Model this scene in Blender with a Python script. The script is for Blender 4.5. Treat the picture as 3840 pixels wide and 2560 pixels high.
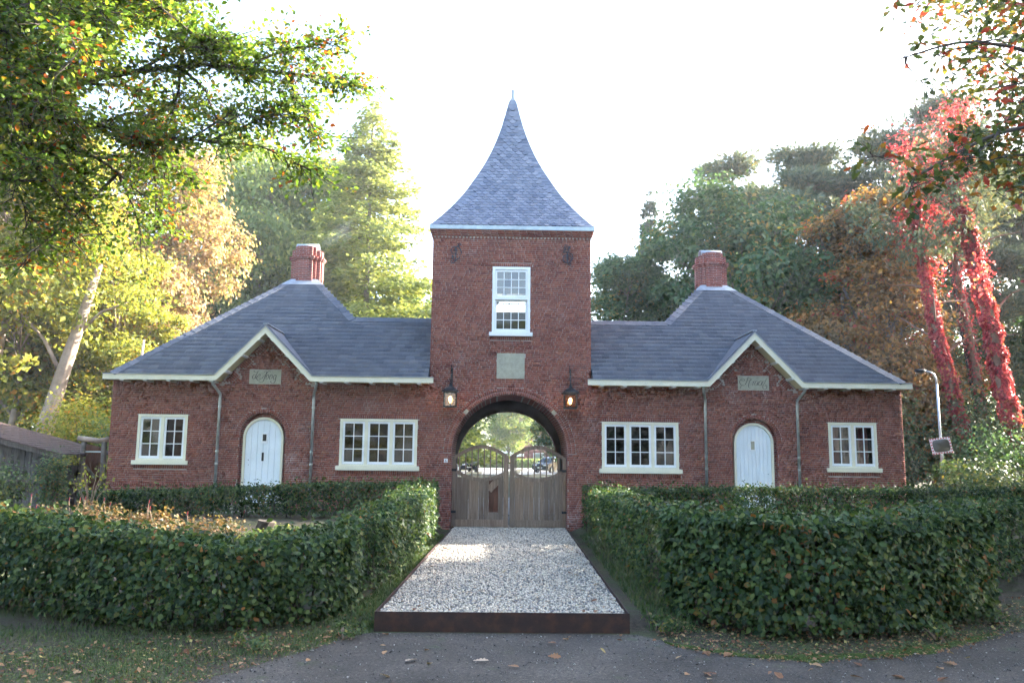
import bpy, bmesh, math, random
import numpy as np
from mathutils import Vector, Matrix
from mathutils.geometry import tessellate_polygon

# ------------------------------------------------------------------ scene, camera, light
S = bpy.context.scene
C = S.collection
for o in list(bpy.data.objects):
    bpy.data.objects.remove(o)
R = math.radians

CAM = Vector((-0.355, -23.86, 2.0))
YAW, PITCH, ROLL = R(0.929), R(8.0), R(0.651)
cd = bpy.data.cameras.new('camera')
cd.lens = 36.0 * 3100 / 3840
cd.sensor_width = 36.0
cd.clip_start = 0.1
cd.clip_end = 3000
cam = bpy.data.objects.new('camera', cd)
C.objects.link(cam)
fwd = Vector((math.sin(YAW) * math.cos(PITCH), math.cos(YAW) * math.cos(PITCH), math.sin(PITCH)))
r0 = Vector((math.cos(YAW), -math.sin(YAW), 0))
u0 = r0.cross(fwd)
rt = r0 * math.cos(ROLL) + u0 * math.sin(ROLL)
up = -r0 * math.sin(ROLL) + u0 * math.cos(ROLL)
m3 = Matrix((rt, up, -fwd)).transposed()
cam.matrix_world = Matrix.Translation(CAM) @ m3.to_4x4()
S.camera = cam

SUN_ELEV, SUN_AZ = R(24.0), R(67.0)          # azimuth measured from +Y (away from the camera) towards +X
sdir = Vector((math.sin(SUN_AZ) * math.cos(SUN_ELEV), math.cos(SUN_AZ) * math.cos(SUN_ELEV), math.sin(SUN_ELEV)))
w = bpy.data.worlds.new('World')
S.world = w
w.use_nodes = True
nt = w.node_tree
sky = nt.nodes.new('ShaderNodeTexSky')
sky.sky_type = 'NISHITA'
sky.sun_disc = False
sky.sun_elevation = SUN_ELEV
sky.sun_rotation = SUN_AZ
sky.air_density = 1.0
sky.dust_density = 2.5
sky.ozone_density = 1.0
bg = nt.nodes['Background']
bg.inputs['Strength'].default_value = 0.15
nt.links.new(sky.outputs['Color'], bg.inputs['Color'])
sl = bpy.data.lights.new('sun', 'SUN')
sl.energy = 5.0
sl.angle = R(0.53)
sl.color = (1.0, 0.93, 0.82)
sun = bpy.data.objects.new('sun', sl)
C.objects.link(sun)
sun.rotation_euler = (-sdir).to_track_quat('-Z', 'Y').to_euler()
S.view_settings.view_transform = 'Standard'
S.view_settings.look = 'None'
S.view_settings.gamma = 1.0
S.view_settings.use_curve_mapping = False
S.view_settings.exposure = 3.0
S.render.engine = 'CYCLES'
cy = S.cycles
cy.max_bounces = 4
cy.diffuse_bounces = 2
cy.glossy_bounces = 3
cy.transmission_bounces = 4
cy.transparent_max_bounces = 8
cy.caustics_reflective = False
cy.caustics_refractive = False
cy.use_denoising = True
cy.use_adaptive_sampling = True
cy.adaptive_threshold = 0.03
cy.adaptive_min_samples = 12
cy.sample_clamp_indirect = 8.0

rng = np.random.default_rng(11)
rnd = random.Random(5)

# ------------------------------------------------------------------ materials
def newmat(name):
    m = bpy.data.materials.new(name)
    m.use_nodes = True
    nt = m.node_tree
    for n in list(nt.nodes):
        nt.nodes.remove(n)
    out = nt.nodes.new('ShaderNodeOutputMaterial')
    return m, nt, out

def nd(nt, typ, **kw):
    n = nt.nodes.new(typ)
    for k, v in kw.items():
        if k.startswith('i_'):
            n.inputs[k[2:].replace('_', ' ')].default_value = v
        else:
            setattr(n, k, v)
    return n

def lk(nt, a, b):
    nt.links.new(a, b)

def rand_socket(nt):
    oi = nd(nt, 'ShaderNodeObjectInfo')
    ge = nd(nt, 'ShaderNodeNewGeometry')
    ad = nd(nt, 'ShaderNodeMath', operation='ADD')
    lk(nt, oi.outputs['Random'], ad.inputs[0])
    lk(nt, ge.outputs['Random Per Island'], ad.inputs[1])
    fr = nd(nt, 'ShaderNodeMath', operation='FRACT')
    lk(nt, ad.outputs[0], fr.inputs[0])
    return fr.outputs[0]

def ramp(nt, fac, stops, interp='LINEAR'):
    n = nd(nt, 'ShaderNodeValToRGB')
    cr = n.color_ramp
    cr.interpolation = interp
    while len(cr.elements) < len(stops):
        cr.elements.new(0.5)
    for e, (p, c) in zip(cr.elements, stops):
        e.position = p
        e.color = (c[0], c[1], c[2], 1) if len(c) == 3 else c
    lk(nt, fac, n.inputs[0])
    return n.outputs[0]

def pos(nt):
    return nd(nt, 'ShaderNodeNewGeometry').outputs['Position']

def noise(nt, scale, detail=3, vec=None, rough=0.55):
    n = nd(nt, 'ShaderNodeTexNoise')
    n.inputs['Scale'].default_value = scale
    n.inputs['Detail'].default_value = detail
    n.inputs['Roughness'].default_value = rough
    lk(nt, vec if vec is not None else pos(nt), n.inputs['Vector'])
    return n.outputs['Fac']

def mixc(nt, fac, a, b, mode='MIX'):
    n = nd(nt, 'ShaderNodeMix', data_type='RGBA', blend_type=mode)
    for s, v in ((n.inputs[0], fac), (n.inputs[6], a), (n.inputs[7], b)):
        if hasattr(v, 'is_linked') or hasattr(v, 'links'):
            lk(nt, v, s)
        elif isinstance(v, (int, float)):
            s.default_value = v
        else:
            s.default_value = (v[0], v[1], v[2], 1)
    return n.outputs[2]

def bsdf(nt, out, col, rough=0.6, bump=None, bstr=0.3, bdist=0.01, metal=0.0, spec=0.5):
    b = nd(nt, 'ShaderNodeBsdfPrincipled')
    if hasattr(col, 'links'):
        lk(nt, col, b.inputs['Base Color'])
    else:
        b.inputs['Base Color'].default_value = (col[0], col[1], col[2], 1)
    if hasattr(rough, 'links'):
        lk(nt, rough, b.inputs['Roughness'])
    else:
        b.inputs['Roughness'].default_value = rough
    b.inputs['Metallic'].default_value = metal
    b.inputs['Specular IOR Level'].default_value = spec
    if bump is not None:
        bp = nd(nt, 'ShaderNodeBump')
        bp.inputs['Strength'].default_value = bstr
        bp.inputs['Distance'].default_value = bdist
        lk(nt, bump, bp.inputs['Height'])
        lk(nt, bp.outputs[0], b.inputs['Normal'])
    lk(nt, b.outputs[0], out.inputs[0])
    return b

MT = {}
def simple(name, col, rough=0.6, var=0.15, nscale=3.0, fine=40.0, metal=0.0, spec=0.5, bstr=0.15):
    m, nt, out = newmat(name)
    n1 = noise(nt, nscale, 4)
    d = tuple(c * (1 - var) for c in col)
    l = tuple(min(1, c * (1 + var)) for c in col)
    c1 = ramp(nt, n1, [(0.3, d), (0.7, l)])
    n2 = noise(nt, fine, 3)
    bsdf(nt, out, c1, rough, n2, bstr, 0.004, metal, spec)
    MT[name] = m
    return m

def brickmat(name, stops, eff=0.5):
    m, nt, out = newmat(name)
    r = rand_socket(nt)
    c = ramp(nt, r, stops)
    n1 = noise(nt, 22, 4)
    c = mixc(nt, 0.4, c, ramp(nt, n1, [(0.25, (.6, .6, .6)), (0.75, (1.25, 1.2, 1.2))]), 'MULTIPLY')
    n3 = noise(nt, 0.55, 3)                      # broad weathering
    c = mixc(nt, 0.6, c, ramp(nt, n3, [(0.28, (.70, .68, .70)), (0.72, (1.2, 1.16, 1.1))]), 'MULTIPLY')
    n2 = noise(nt, 0.9, 5, rough=0.65)           # efflorescence
    f = ramp(nt, n2, [(0.58, (0, 0, 0)), (0.74, (eff, eff, eff))])
    n4 = noise(nt, 14, 3)
    f2 = ramp(nt, n4, [(0.42, (0, 0, 0)), (0.62, (1, 1, 1))])
    f = mixc(nt, 1.0, f, f2, 'MULTIPLY')
    c = mixc(nt, f, c, (0.42, 0.36, 0.36))
    bsdf(nt, out, c, 0.85, noise(nt, 90, 3), 0.5, 0.004, 0, 0.3)
    MT[name] = m
    return m

BR = [(0.0, (.160, .056, .048)), (0.12, (.205, .070, .055)), (0.35, (.245, .084, .061)), (0.6, (.285, .100, .068)),
      (0.8, (.240, .080, .058)), (0.92, (.19, .066, .054)), (1.0, (.32, .125, .080))]
brickmat('brick', BR)

def mortarmat():
    m, nt, out = newmat('mortar')
    c = ramp(nt, noise(nt, 2.5, 4), [(0.3, (.28, .235, .21)), (0.7, (.40, .345, .315))])
    f = ramp(nt, noise(nt, 0.9, 5, rough=0.65), [(0.56, (0, 0, 0)), (0.72, (.8, .8, .8))])
    c = mixc(nt, f, c, (0.62, 0.59, 0.58))
    bsdf(nt, out, c, 0.95, noise(nt, 120, 2), 0.4, 0.003, 0, 0.2)
    MT['mortar'] = m
mortarmat()

def brickwall_tex(name):                 # brickwork for surfaces that the photograph does not resolve
    m, nt, out = newmat(name)
    p = pos(nt)
    sp = nd(nt, 'ShaderNodeSeparateXYZ'); lk(nt, p, sp.inputs[0])
    ad = nd(nt, 'ShaderNodeMath', operation='ADD'); lk(nt, sp.outputs[0], ad.inputs[0]); lk(nt, sp.outputs[1], ad.inputs[1])
    cb = nd(nt, 'ShaderNodeCombineXYZ'); lk(nt, ad.outputs[0], cb.inputs[0]); lk(nt, sp.outputs[2], cb.inputs[1])
    bt = nd(nt, 'ShaderNodeTexBrick')
    lk(nt, cb.outputs[0], bt.inputs['Vector'])
    bt.inputs['Scale'].default_value = 1.0
    bt.inputs['Brick Width'].default_value = 0.22
    bt.inputs['Row Height'].default_value = 0.0615
    bt.inputs['Mortar Size'].default_value = 0.006
    bt.inputs['Bias'].default_value = 0.0
    bt.inputs['Color1'].default_value = (.30, .085, .06, 1)
    bt.inputs['Color2'].default_value = (.18, .052, .045, 1)
    bt.inputs['Mortar'].default_value = (.34, .29, .27, 1)
    c = mixc(nt, 0.6, bt.outputs['Color'], ramp(nt, noise(nt, 5, 4), [(0.3, (.7, .7, .7)), (0.7, (1.3, 1.2, 1.15))]), 'MULTIPLY')
    inv = nd(nt, 'ShaderNodeMath', operation='SUBTRACT'); inv.inputs[0].default_value = 1; lk(nt, bt.outputs['Fac'], inv.inputs[1])
    bsdf(nt, out, c, 0.85, inv.outputs[0], 0.6, 0.008, 0, 0.3)
    MT[name] = m
brickwall_tex('brickwork')

def slatemat(name, stops, rough=0.8):
    m, nt, out = newmat(name)
    c = ramp(nt, rand_socket(nt), stops)
    n1 = noise(nt, 6, 4)
    c = mixc(nt, 0.5, c, ramp(nt, n1, [(0.3, (.85, .85, .85)), (0.7, (1.12, 1.12, 1.12))]), 'MULTIPLY')
    lich = ramp(nt, noise(nt, 1.1, 5), [(0.66, (0, 0, 0)), (0.8, (.25, .25, .25))])
    c = mixc(nt, lich, c, (.13, .13, .10))
    rr = ramp(nt, noise(nt, 15, 3), [(0.3, (rough - .08,) * 3), (0.7, (rough + .12,) * 3)])
    bsdf(nt, out, c, rr, noise(nt, 60, 3), 0.2, 0.003, 0, 0.3)
    MT[name] = m
SL = [(0.0, (.078, .086, .106)), (0.25, (.094, .102, .124)), (0.75, (.106, .114, .137)), (1.0, (.124, .132, .156))]
slatemat('slate', SL)
slatemat('spire_slate', [(0, (.098, .118, .170)), (.45, (.135, .158, .215)), (.8, (.155, .180, .238)), (1, (.185, .210, .27))], 0.7)

simple('lead', (.27, .30, .34), 0.45, 0.2, 5)
simple('zinc', (.36, .42, .46), 0.4, 0.18, 4, metal=0.3)
simple('galvanised', (.42, .46, .47), 0.35, 0.25, 9, metal=0.75)
simple('cream', (.74, .70, .54), 0.5, 0.06, 2)
simple('soffit', (.62, .56, .34), 0.6, 0.08, 2)
simple('white_paint', (.78, .80, .80), 0.42, 0.05, 2, bstr=0.08)
simple('door_paint', (.72, .77, .80), 0.45, 0.06, 1.5, bstr=0.1)
simple('stone', (.36, .35, .27), 0.9, 0.14, 8, bstr=0.3)
simple('letter_cut', (.09, .085, .075), 0.9, 0.1)
simple('black_iron', (.018, .020, .024), 0.4, 0.2, 10, metal=0.5)
simple('iron_scroll', (.035, .045, .065), 0.5, 0.2, 10, metal=0.4)
simple('dark_plaster', (.10, .085, .08), 0.95, 0.2, 3)
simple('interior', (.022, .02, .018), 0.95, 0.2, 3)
simple('curtain', (.16, .05, .045), 0.95, 0.2, 3)
simple('asphalt', (.05, .05, .05), 0.9)
simple('plastic_white', (.75, .76, .78), 0.35, 0.03)
simple('sign_red', (.45, .02, .03), 0.4, 0.05)
simple('car_black', (.012, .014, .018), 0.18, 0.05, 2, bstr=0.0)
simple('rubber', (.02, .02, .02), 0.8)
simple('render_white', (.72, .70, .66), 0.8, 0.06)
simple('roof_tile', (.075, .045, .038), 0.75, 0.25, 6)
simple('bark_dark', (.055, .042, .032), 0.95, 0.35, 6, fine=18, bstr=0.9)
simple('bark_grey', (.16, .135, .11), 0.95, 0.35, 5, fine=16, bstr=0.9)
simple('bark_pale', (.34, .25, .19), 0.9, 0.3, 4, fine=14, bstr=0.6)
simple('bark_pine', (.21, .12, .085), 0.95, 0.35, 5, fine=14, bstr=0.9)
simple('twig', (.20, .14, .10), 0.9, 0.2)

def metal_lamp_glass():
    m, nt, out = newmat('lantern_glass')
    tr = nd(nt, 'ShaderNodeBsdfTransparent'); tr.inputs[0].default_value = (.92, .84, .70, 1)
    gl = nd(nt, 'ShaderNodeBsdfGlossy'); gl.inputs['Roughness'].default_value = 0.08
    mx = nd(nt, 'ShaderNodeMixShader'); mx.inputs[0].default_value = 0.07
    lk(nt, tr.outputs[0], mx.inputs[1]); lk(nt, gl.outputs[0], mx.inputs[2]); lk(nt, mx.outputs[0], out.inputs[0])
    MT['lantern_glass'] = m
metal_lamp_glass()

def glassmat(gname, fac):
    m, nt, out = newmat(gname)
    tr = nd(nt, 'ShaderNodeBsdfTransparent'); tr.inputs[0].default_value = (.86, .90, .90, 1)
    gl = nd(nt, 'ShaderNodeBsdfGlossy'); gl.inputs['Roughness'].default_value = 0.012
    bp = nd(nt, 'ShaderNodeBump'); bp.inputs['Strength'].default_value = 0.06; bp.inputs['Distance'].default_value = 0.02
    lk(nt, noise(nt, 3.5, 1), bp.inputs['Height']); lk(nt, bp.outputs[0], gl.inputs['Normal'])
    fr = nd(nt, 'ShaderNodeFresnel'); fr.inputs['IOR'].default_value = 1.52
    ma = nd(nt, 'ShaderNodeMath', operation='MULTIPLY'); ma.inputs[1].default_value = fac
    lk(nt, fr.outputs[0], ma.inputs[0])
    mx = nd(nt, 'ShaderNodeMixShader')
    lk(nt, ma.outputs[0], mx.inputs[0]); lk(nt, tr.outputs[0], mx.inputs[1]); lk(nt, gl.outputs[0], mx.inputs[2])
    lk(nt, mx.outputs[0], out.inputs[0])
    MT[gname] = m
glassmat('glass', 1.15)
glassmat('sash_glass', 3.2)

def emis(name, col, st):
    m, nt, out = newmat(name)
    e = nd(nt, 'ShaderNodeEmission'); e.inputs[0].default_value = (*col, 1); e.inputs[1].default_value = st
    lk(nt, e.outputs[0], out.inputs[0]); MT[name] = m
emis('bulb_glow', (1.0, .58, .24), 2.6)

def mirrormat():
    m, nt, out = newmat('mirror_glass')
    b = bsdf(nt, out, (.13, .13, .12), 0.3, None, metal=1.0)
    MT['mirror_glass'] = m
mirrormat()

def leafmat(name, stops, tr=0.45, rough=0.45, clump=0.5, cscale=0.6, spec=0.35):
    m, nt, out = newmat(name)
    r = rand_socket(nt)
    n1 = noise(nt, cscale, 3)
    ma = nd(nt, 'ShaderNodeMath', operation='SUBTRACT'); lk(nt, n1, ma.inputs[0]); ma.inputs[1].default_value = 0.5
    mb = nd(nt, 'ShaderNodeMath', operation='MULTIPLY_ADD'); lk(nt, ma.outputs[0], mb.inputs[0]); mb.inputs[1].default_value = clump * 2
    lk(nt, r, mb.inputs[2])
    mb.use_clamp = True
    c = ramp(nt, mb.outputs[0], stops)
    b = nd(nt, 'ShaderNodeBsdfPrincipled')
    lk(nt, c, b.inputs['Base Color'])
    b.inputs['Roughness'].default_value = rough
    b.inputs['Specular IOR Level'].default_value = spec
    t = nd(nt, 'ShaderNodeBsdfTranslucent')
    c2 = mixc(nt, 1.0, c, (1.35, 1.25, 0.75), 'MULTIPLY')
    lk(nt, c2, t.inputs[0])
    mx = nd(nt, 'ShaderNodeMixShader'); mx.inputs[0].default_value = tr
    lk(nt, b.outputs[0], mx.inputs[1]); lk(nt, t.outputs[0], mx.inputs[2]); lk(nt, mx.outputs[0], out.inputs[0])
    MT[name] = m

leafmat('leaf_hedge', [(0, (.014, .034, .014)), (.35, (.030, .066, .024)), (.65, (.055, .102, .030)), (.92, (.105, .150, .040)), (.988, (.15, .15, .04)), (1, (.20, .09, .025))], 0.34, 0.5, 0.22, 1.0, 0.28)
leafmat('leaf_beech', [(0, (.055, .115, .018)), (.45, (.11, .195, .028)), (.8, (.17, .24, .03)), (.955, (.28, .26, .03)), (.985, (.42, .18, .015)), (1, (.40, .09, .015))], 0.6, 0.4, 0.35, 0.9)
leafmat('leaf_oak_near', [(0, (.035, .060, .025)), (.4, (.075, .105, .030)), (.68, (.14, .14, .03)), (.82, (.30, .15, .025)), (.92, (.36, .085, .025)), (1, (.33, .045, .035))], 0.45, 0.4, 0.8, 0.8)
leafmat('leaf_yellowgreen', [(0, (.12, .16, .03)), (.4, (.23, .26, .045)), (.75, (.36, .36, .065)), (.93, (.48, .41, .07)), (1, (.50, .25, .04))], 0.58, 0.5, 0.5, 0.35)
leafmat('leaf_green', [(0, (.105, .170, .060)), (.5, (.17, .245, .085)), (.85, (.25, .32, .105)), (1, (.34, .34, .09))], 0.55, 0.5, 0.5, 0.35)
leafmat('leaf_darkgreen', [(0, (.045, .095, .042)), (.5, (.075, .145, .058)), (.82, (.12, .185, .066)), (.95, (.20, .21, .055)), (1, (.30, .20, .05))], 0.42, 0.5, 0.6, 0.3)
leafmat('leaf_peach', [(0, (.22, .14, .075)), (.4, (.38, .26, .15)), (.72, (.50, .37, .21)), (.88, (.36, .36, .13)), (1, (.24, .29, .09))], 0.55, 0.6, 0.5, 0.4)
leafmat('leaf_copper', [(0, (.10, .070, .028)), (.35, (.20, .125, .040)), (.65, (.31, .165, .045)), (.85, (.40, .18, .05)), (.95, (.42, .28, .07)), (1, (.45, .07, .05))], 0.5, 0.55, 0.8, 0.35)
leafmat('leaf_red', [(0, (.20, .025, .035)), (.5, (.46, .050, .075)), (.85, (.62, .11, .13)), (1, (.55, .22, .10))], 0.5, 0.45, 0.5, 0.6)
leafmat('leaf_redfade', [(0, (.12, .035, .018)), (.4, (.24, .07, .03)), (.7, (.32, .10, .04)), (.9, (.26, .15, .05)), (1, (.12, .12, .04))], 0.42, 0.5, 0.6, 0.8)
leafmat('needle_larch', [(0, (.15, .20, .065)), (.5, (.24, .295, .095)), (1, (.36, .38, .12))], 0.5, 0.6, 0.5, 0.4)
leafmat('needle_spruce', [(0, (.045, .075, .055)), (.6, (.075, .110, .075)), (1, (.12, .145, .085))], 0.2, 0.6, 0.4, 0.5)
leafmat('needle_pine', [(0, (.075, .110, .075)), (.6, (.125, .160, .100)), (.9, (.18, .20, .11)), (1, (.26, .21, .08))], 0.3, 0.6, 0.5, 0.5)
leafmat('leaf_shrub', [(0, (.030, .062, .025)), (.5, (.058, .105, .035)), (.85, (.10, .150, .045)), (1, (.22, .20, .045))], 0.35, 0.45, 0.5, 0.6)
leafmat('grass_blade', [(0, (.035, .070, .022)), (.6, (.065, .115, .032)), (1, (.14, .15, .055))], 0.3, 0.5, 0.5, 0.8)
leafmat('flower_red', [(0, (.16, .018, .03)), (1, (.28, .035, .05))], 0.3, 0.5)
leafmat('leaf_bed', [(0, (.07, .075, .030)), (.4, (.13, .11, .04)), (.7, (.20, .10, .05)), (1, (.26, .19, .07))], 0.35, 0.5, 0.5, 0.9)
leafmat('litter', [(0, (.14, .06, .030)), (.5, (.24, .12, .06)), (.8, (.32, .20, .11)), (1, (.34, .28, .10))], 0.15, 0.7, 0.2, 2)
leafmat('litter_pale', [(0, (.36, .27, .19)), (1, (.50, .38, .28))], 0.1, 0.7, 0.2, 2)

def gateswood(name, a, b, c):
    m, nt, out = newmat(name)
    p = pos(nt)
    mp = nd(nt, 'ShaderNodeMapping'); mp.inputs['Scale'].default_value = (38, 38, 1.6); lk(nt, p, mp.inputs[0])
    g = noise(nt, 1.0, 5, mp.outputs[0], 0.65)
    col = ramp(nt, g, [(.25, a), (.55, b), (.8, c)])
    r = rand_socket(nt)
    col = mixc(nt, 0.8, col, ramp(nt, r, [(0, (.72, .70, .70)), (.6, (1, 1, 1)), (1, (1.25, 1.15, 1.05))]), 'MULTIPLY')
    mp2 = nd(nt, 'ShaderNodeMapping'); mp2.inputs['Scale'].default_value = (3.2, 3.2, 0.8); lk(nt, p, mp2.inputs[0])
    st = ramp(nt, noise(nt, 1.6, 4, mp2.outputs[0]), [(.58, (0, 0, 0)), (.72, (.7, .7, .7))])
    col = mixc(nt, st, col, (.13, .062, .035))
    bsdf(nt, out, col, 0.8, g, 0.5, 0.004, 0, 0.3)
    MT[name] = m
gateswood('gate_wood', (.125, .085, .058), (.235, .170, .122), (.36, .275, .21))
gateswood('gate_redwood', (.08, .035, .022), (.15, .065, .04), (.20, .09, .055))
gateswood('old_timber', (.05, .043, .042), (.10, .088, .085), (.17, .155, .15))

def rustmat():
    m, nt, out = newmat('corten')
    c = ramp(nt, noise(nt, 7, 5), [(.25, (.016, .010, .010)), (.5, (.034, .017, .014)), (.78, (.085, .034, .020))])
    bsdf(nt, out, c, 0.7, noise(nt, 60, 3), 0.3, 0.003, 0.2, 0.4)
    MT['corten'] = m
rustmat()

def groundmat():
    m, nt, out = newmat('soil')
    c = ramp(nt, noise(nt, 1.3, 6, rough=0.7), [(.25, (.028, .023, .018)), (.45, (.062, .050, .036)), (.56, (.055, .062, .030)), (.75, (.045, .075, .028))])
    c = mixc(nt, 0.7, c, ramp(nt, noise(nt, 25, 4), [(.3, (.6, .6, .6)), (.7, (1.4, 1.4, 1.3))]), 'MULTIPLY')
    bsdf(nt, out, c, 0.95, noise(nt, 18, 5), 0.8, 0.03, 0, 0.2)
    MT['soil'] = m
    m, nt, out = newmat('road_surface')
    c = ramp(nt, noise(nt, 0.9, 5, rough=0.65), [(.25, (.034, .030, .026)), (.5, (.058, .051, .044)), (.75, (.090, .079, .068))])
    gr = ramp(nt, noise(nt, 30, 6, rough=0.85), [(.36, (.35, .34, .33)), (.5, (1, 1, 1)), (.58, (1.6, 1.52, 1.45)), (.68, (3.0, 2.85, 2.7))])
    c = mixc(nt, 0.9, c, gr, 'MULTIPLY')
    mo = ramp(nt, noise(nt, 1.7, 6, rough=0.7), [(.60, (0, 0, 0)), (.70, (.55, .55, .55))])
    c = mixc(nt, mo, c, (.050, .075, .026))
    bsdf(nt, out, c, 0.9, noise(nt, 70, 4), 0.7, 0.01, 0, 0.3)
    MT['road_surface'] = m
    m, nt, out = newmat('gravel_bed')
    c = ramp(nt, noise(nt, 45, 3), [(.3, (.06, .06, .058)), (.6, (.25, .24, .23)), (.8, (.4, .39, .38))])
    bsdf(nt, out, c, 0.95, noise(nt, 40, 3), 0.8, 0.02, 0, 0.2)
    MT['gravel_bed'] = m
    m, nt, out = newmat('gravel_stone')
    c = ramp(nt, rand_socket(nt), [(0, (.13, .125, .12)), (.15, (.30, .28, .26)), (.4, (.54, .475, .385)), (.8, (.70, .62, .50)), (.95, (.50, .38, .27)), (1, (.22, .21, .2))])
    bsdf(nt, out, c, 0.75, noise(nt, 60, 2), 0.2, 0.002, 0, 0.3)
    MT['gravel_stone'] = m
    m, nt, out = newmat('grit')
    c = ramp(nt, rand_socket(nt), [(0, (.06, .055, .05)), (.7, (.15, .14, .13)), (.95, (.26, .25, .23)), (1, (.5, .48, .45))])
    bsdf(nt, out, c, 0.85); MT['grit'] = m
    m, nt, out = newmat('moss')
    c = ramp(nt, noise(nt, 9, 5), [(.3, (.030, .048, .014)), (.7, (.075, .105, .024))])
    bsdf(nt, out, c, 0.95, noise(nt, 60, 4), 0.9, 0.02, 0, 0.1); MT['moss'] = m
    m, nt, out = newmat('street')
    c = ramp(nt, noise(nt, 1.2, 4), [(.3, (.15, .15, .155)), (.7, (.22, .215, .21))])
    bsdf(nt, out, c, 0.9); MT['street'] = m
groundmat()
# ------------------------------------------------------------------ mesh helpers
def np_mesh(name, V, F, mat=None, smooth=False):
    V = np.asarray(V, dtype=np.float32); F = np.asarray(F, dtype=np.int32)
    me = bpy.data.meshes.new(name)
    n, kk = F.shape
    me.vertices.add(len(V)); me.vertices.foreach_set('co', V.ravel())
    me.loops.add(n * kk); me.loops.foreach_set('vertex_index', F.ravel())
    me.polygons.add(n)
    me.polygons.foreach_set('loop_start', np.arange(0, n * kk, kk, dtype=np.int32))
    me.polygons.foreach_set('loop_total', np.full(n, kk, dtype=np.int32))
    if smooth:
        me.polygons.foreach_set('use_smooth', np.ones(n, dtype=bool))
    me.update(calc_edges=True)
    if mat:
        me.materials.append(MT[mat])
    return me

class MB:
    def __init__(s):
        s.v = []; s.f = []
    def add(s, vs, fs):
        b = len(s.v)
        s.v.extend(tuple(p) for p in vs)
        s.f.extend(tuple(i + b for i in f) for f in fs)
        return s
    def box(s, a, b):
        x0, x1 = sorted((a[0], b[0])); y0, y1 = sorted((a[1], b[1])); z0, z1 = sorted((a[2], b[2]))
        return s.add([(x0, y0, z0), (x1, y0, z0), (x1, y1, z0), (x0, y1, z0), (x0, y0, z1), (x1, y0, z1), (x1, y1, z1), (x0, y1, z1)],
                     [(0, 3, 2, 1), (4, 5, 6, 7), (0, 1, 5, 4), (1, 2, 6, 5), (2, 3, 7, 6), (3, 0, 4, 7)])
    def bar(s, p0, p1, w, h, up=(0, 0, 1)):
        p0 = Vector(p0); p1 = Vector(p1); d = (p1 - p0).normalized()
        sd = d.cross(Vector(up)).normalized(); u = sd.cross(d).normalized()
        sd *= w / 2; u *= h / 2
        vs = [p + a * sd + b * u for p in (p0, p1) for a, b in ((-1, -1), (1, -1), (1, 1), (-1, 1))]
        return s.add(vs, [(0, 3, 2, 1), (4, 5, 6, 7), (0, 1, 5, 4), (1, 2, 6, 5), (2, 3, 7, 6), (3, 0, 4, 7)])
    def tube(s, pts, rad, n=6, cap=True):
        pts = [Vector(p) for p in pts]
        if not hasattr(rad, '__len__'):
            rad = [rad] * len(pts)
        b = len(s.v)
        ref = Vector((0.31, 0.17, 0.93))
        for i, p in enumerate(pts):
            d = (pts[min(i + 1, len(pts) - 1)] - pts[max(i - 1, 0)])
            d = d.normalized() if d.length > 1e-9 else Vector((0, 0, 1))
            a = d.cross(ref)
            if a.length < 0.05:
                a = d.cross(Vector((1, 0, 0)))
            a.normalize(); c = d.cross(a)
            for j in range(n):
                t = 2 * math.pi * j / n
                q = p + (a * math.cos(t) + c * math.sin(t)) * rad[i]
                s.v.append(tuple(q))
        for i in range(len(pts) - 1):
            for j in range(n):
                k = (j + 1) % n
                s.f.append((b + i * n + j, b + i * n + k, b + (i + 1) * n + k, b + (i + 1) * n + j))
        if cap:
            s.f.append(tuple(b + j for j in range(n))[::-1])
            s.f.append(tuple(b + (len(pts) - 1) * n + j for j in range(n)))
        return s
    def prism(s, poly, y0, y1):                 # polygon in XZ extruded along Y
        n = len(poly)
        vs = [(p[0], y0, p[1]) for p in poly] + [(p[0], y1, p[1]) for p in poly]
        fs = [tuple(range(n)), tuple(range(n, 2 * n))[::-1]]
        fs += [(i, i + n, (i + 1) % n + n, (i + 1) % n) for i in range(n)]
        return s.add(vs, fs)
    def mesh(s, name, mat=None, smooth=False):
        me = bpy.data.meshes.new(name)
        me.from_pydata(s.v, [], s.f)
        if mat:
            me.materials.append(MT[mat])
        if smooth:
            me.polygons.foreach_set('use_smooth', np.ones(len(me.polygons), dtype=bool))
        me.update()
        return me
    def build(s, name, mat, parent=None, smooth=False):
        return link(name, s.mesh(name, mat, smooth), parent)

def link(name, me, parent=None, matrix=None):
    o = bpy.data.objects.new(name, me)
    C.objects.link(o)
    if matrix is not None:
        o.matrix_basis = matrix
    if parent is not None:
        o.parent = parent
        o.matrix_parent_inverse = world_of(parent).inverted()
    return o

def world_of(o):
    if o.parent is None:
        return o.matrix_basis.copy()
    return world_of(o.parent) @ o.matrix_parent_inverse @ o.matrix_basis

def tag(o, label=None, cat=None, group=None, kind=None):
    if label: o['label'] = label
    if cat: o['category'] = cat
    if group: o['group'] = group
    if kind: o['kind'] = kind
    return o

def thing(name, loc, label, cat, group=None, rz=0.0, scale=1.0):
    o = bpy.data.objects.new(name, None)
    o.empty_display_size = 0.3
    C.objects.link(o)
    o.matrix_basis = Matrix.Translation(loc) @ Matrix.Rotation(rz, 4, 'Z') @ Matrix.Scale(scale, 4)
    return tag(o, label, cat, group)

def child(name, me, parent, matrix=None):      # mesh in the parent's own space
    o = bpy.data.objects.new(name, me)
    C.objects.link(o)
    o.parent = parent
    if matrix is not None:
        o.matrix_basis = matrix
    return o

def copy_tree(o, parent=None):
    c = o.copy(); C.objects.link(c); c.parent = parent
    for ch in o.children:
        copy_tree(ch, c)
    return c

def setmat(o, mat):
    o.material_slots[0].link = 'OBJECT'
    o.material_slots[0].material = MT[mat]

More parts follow.
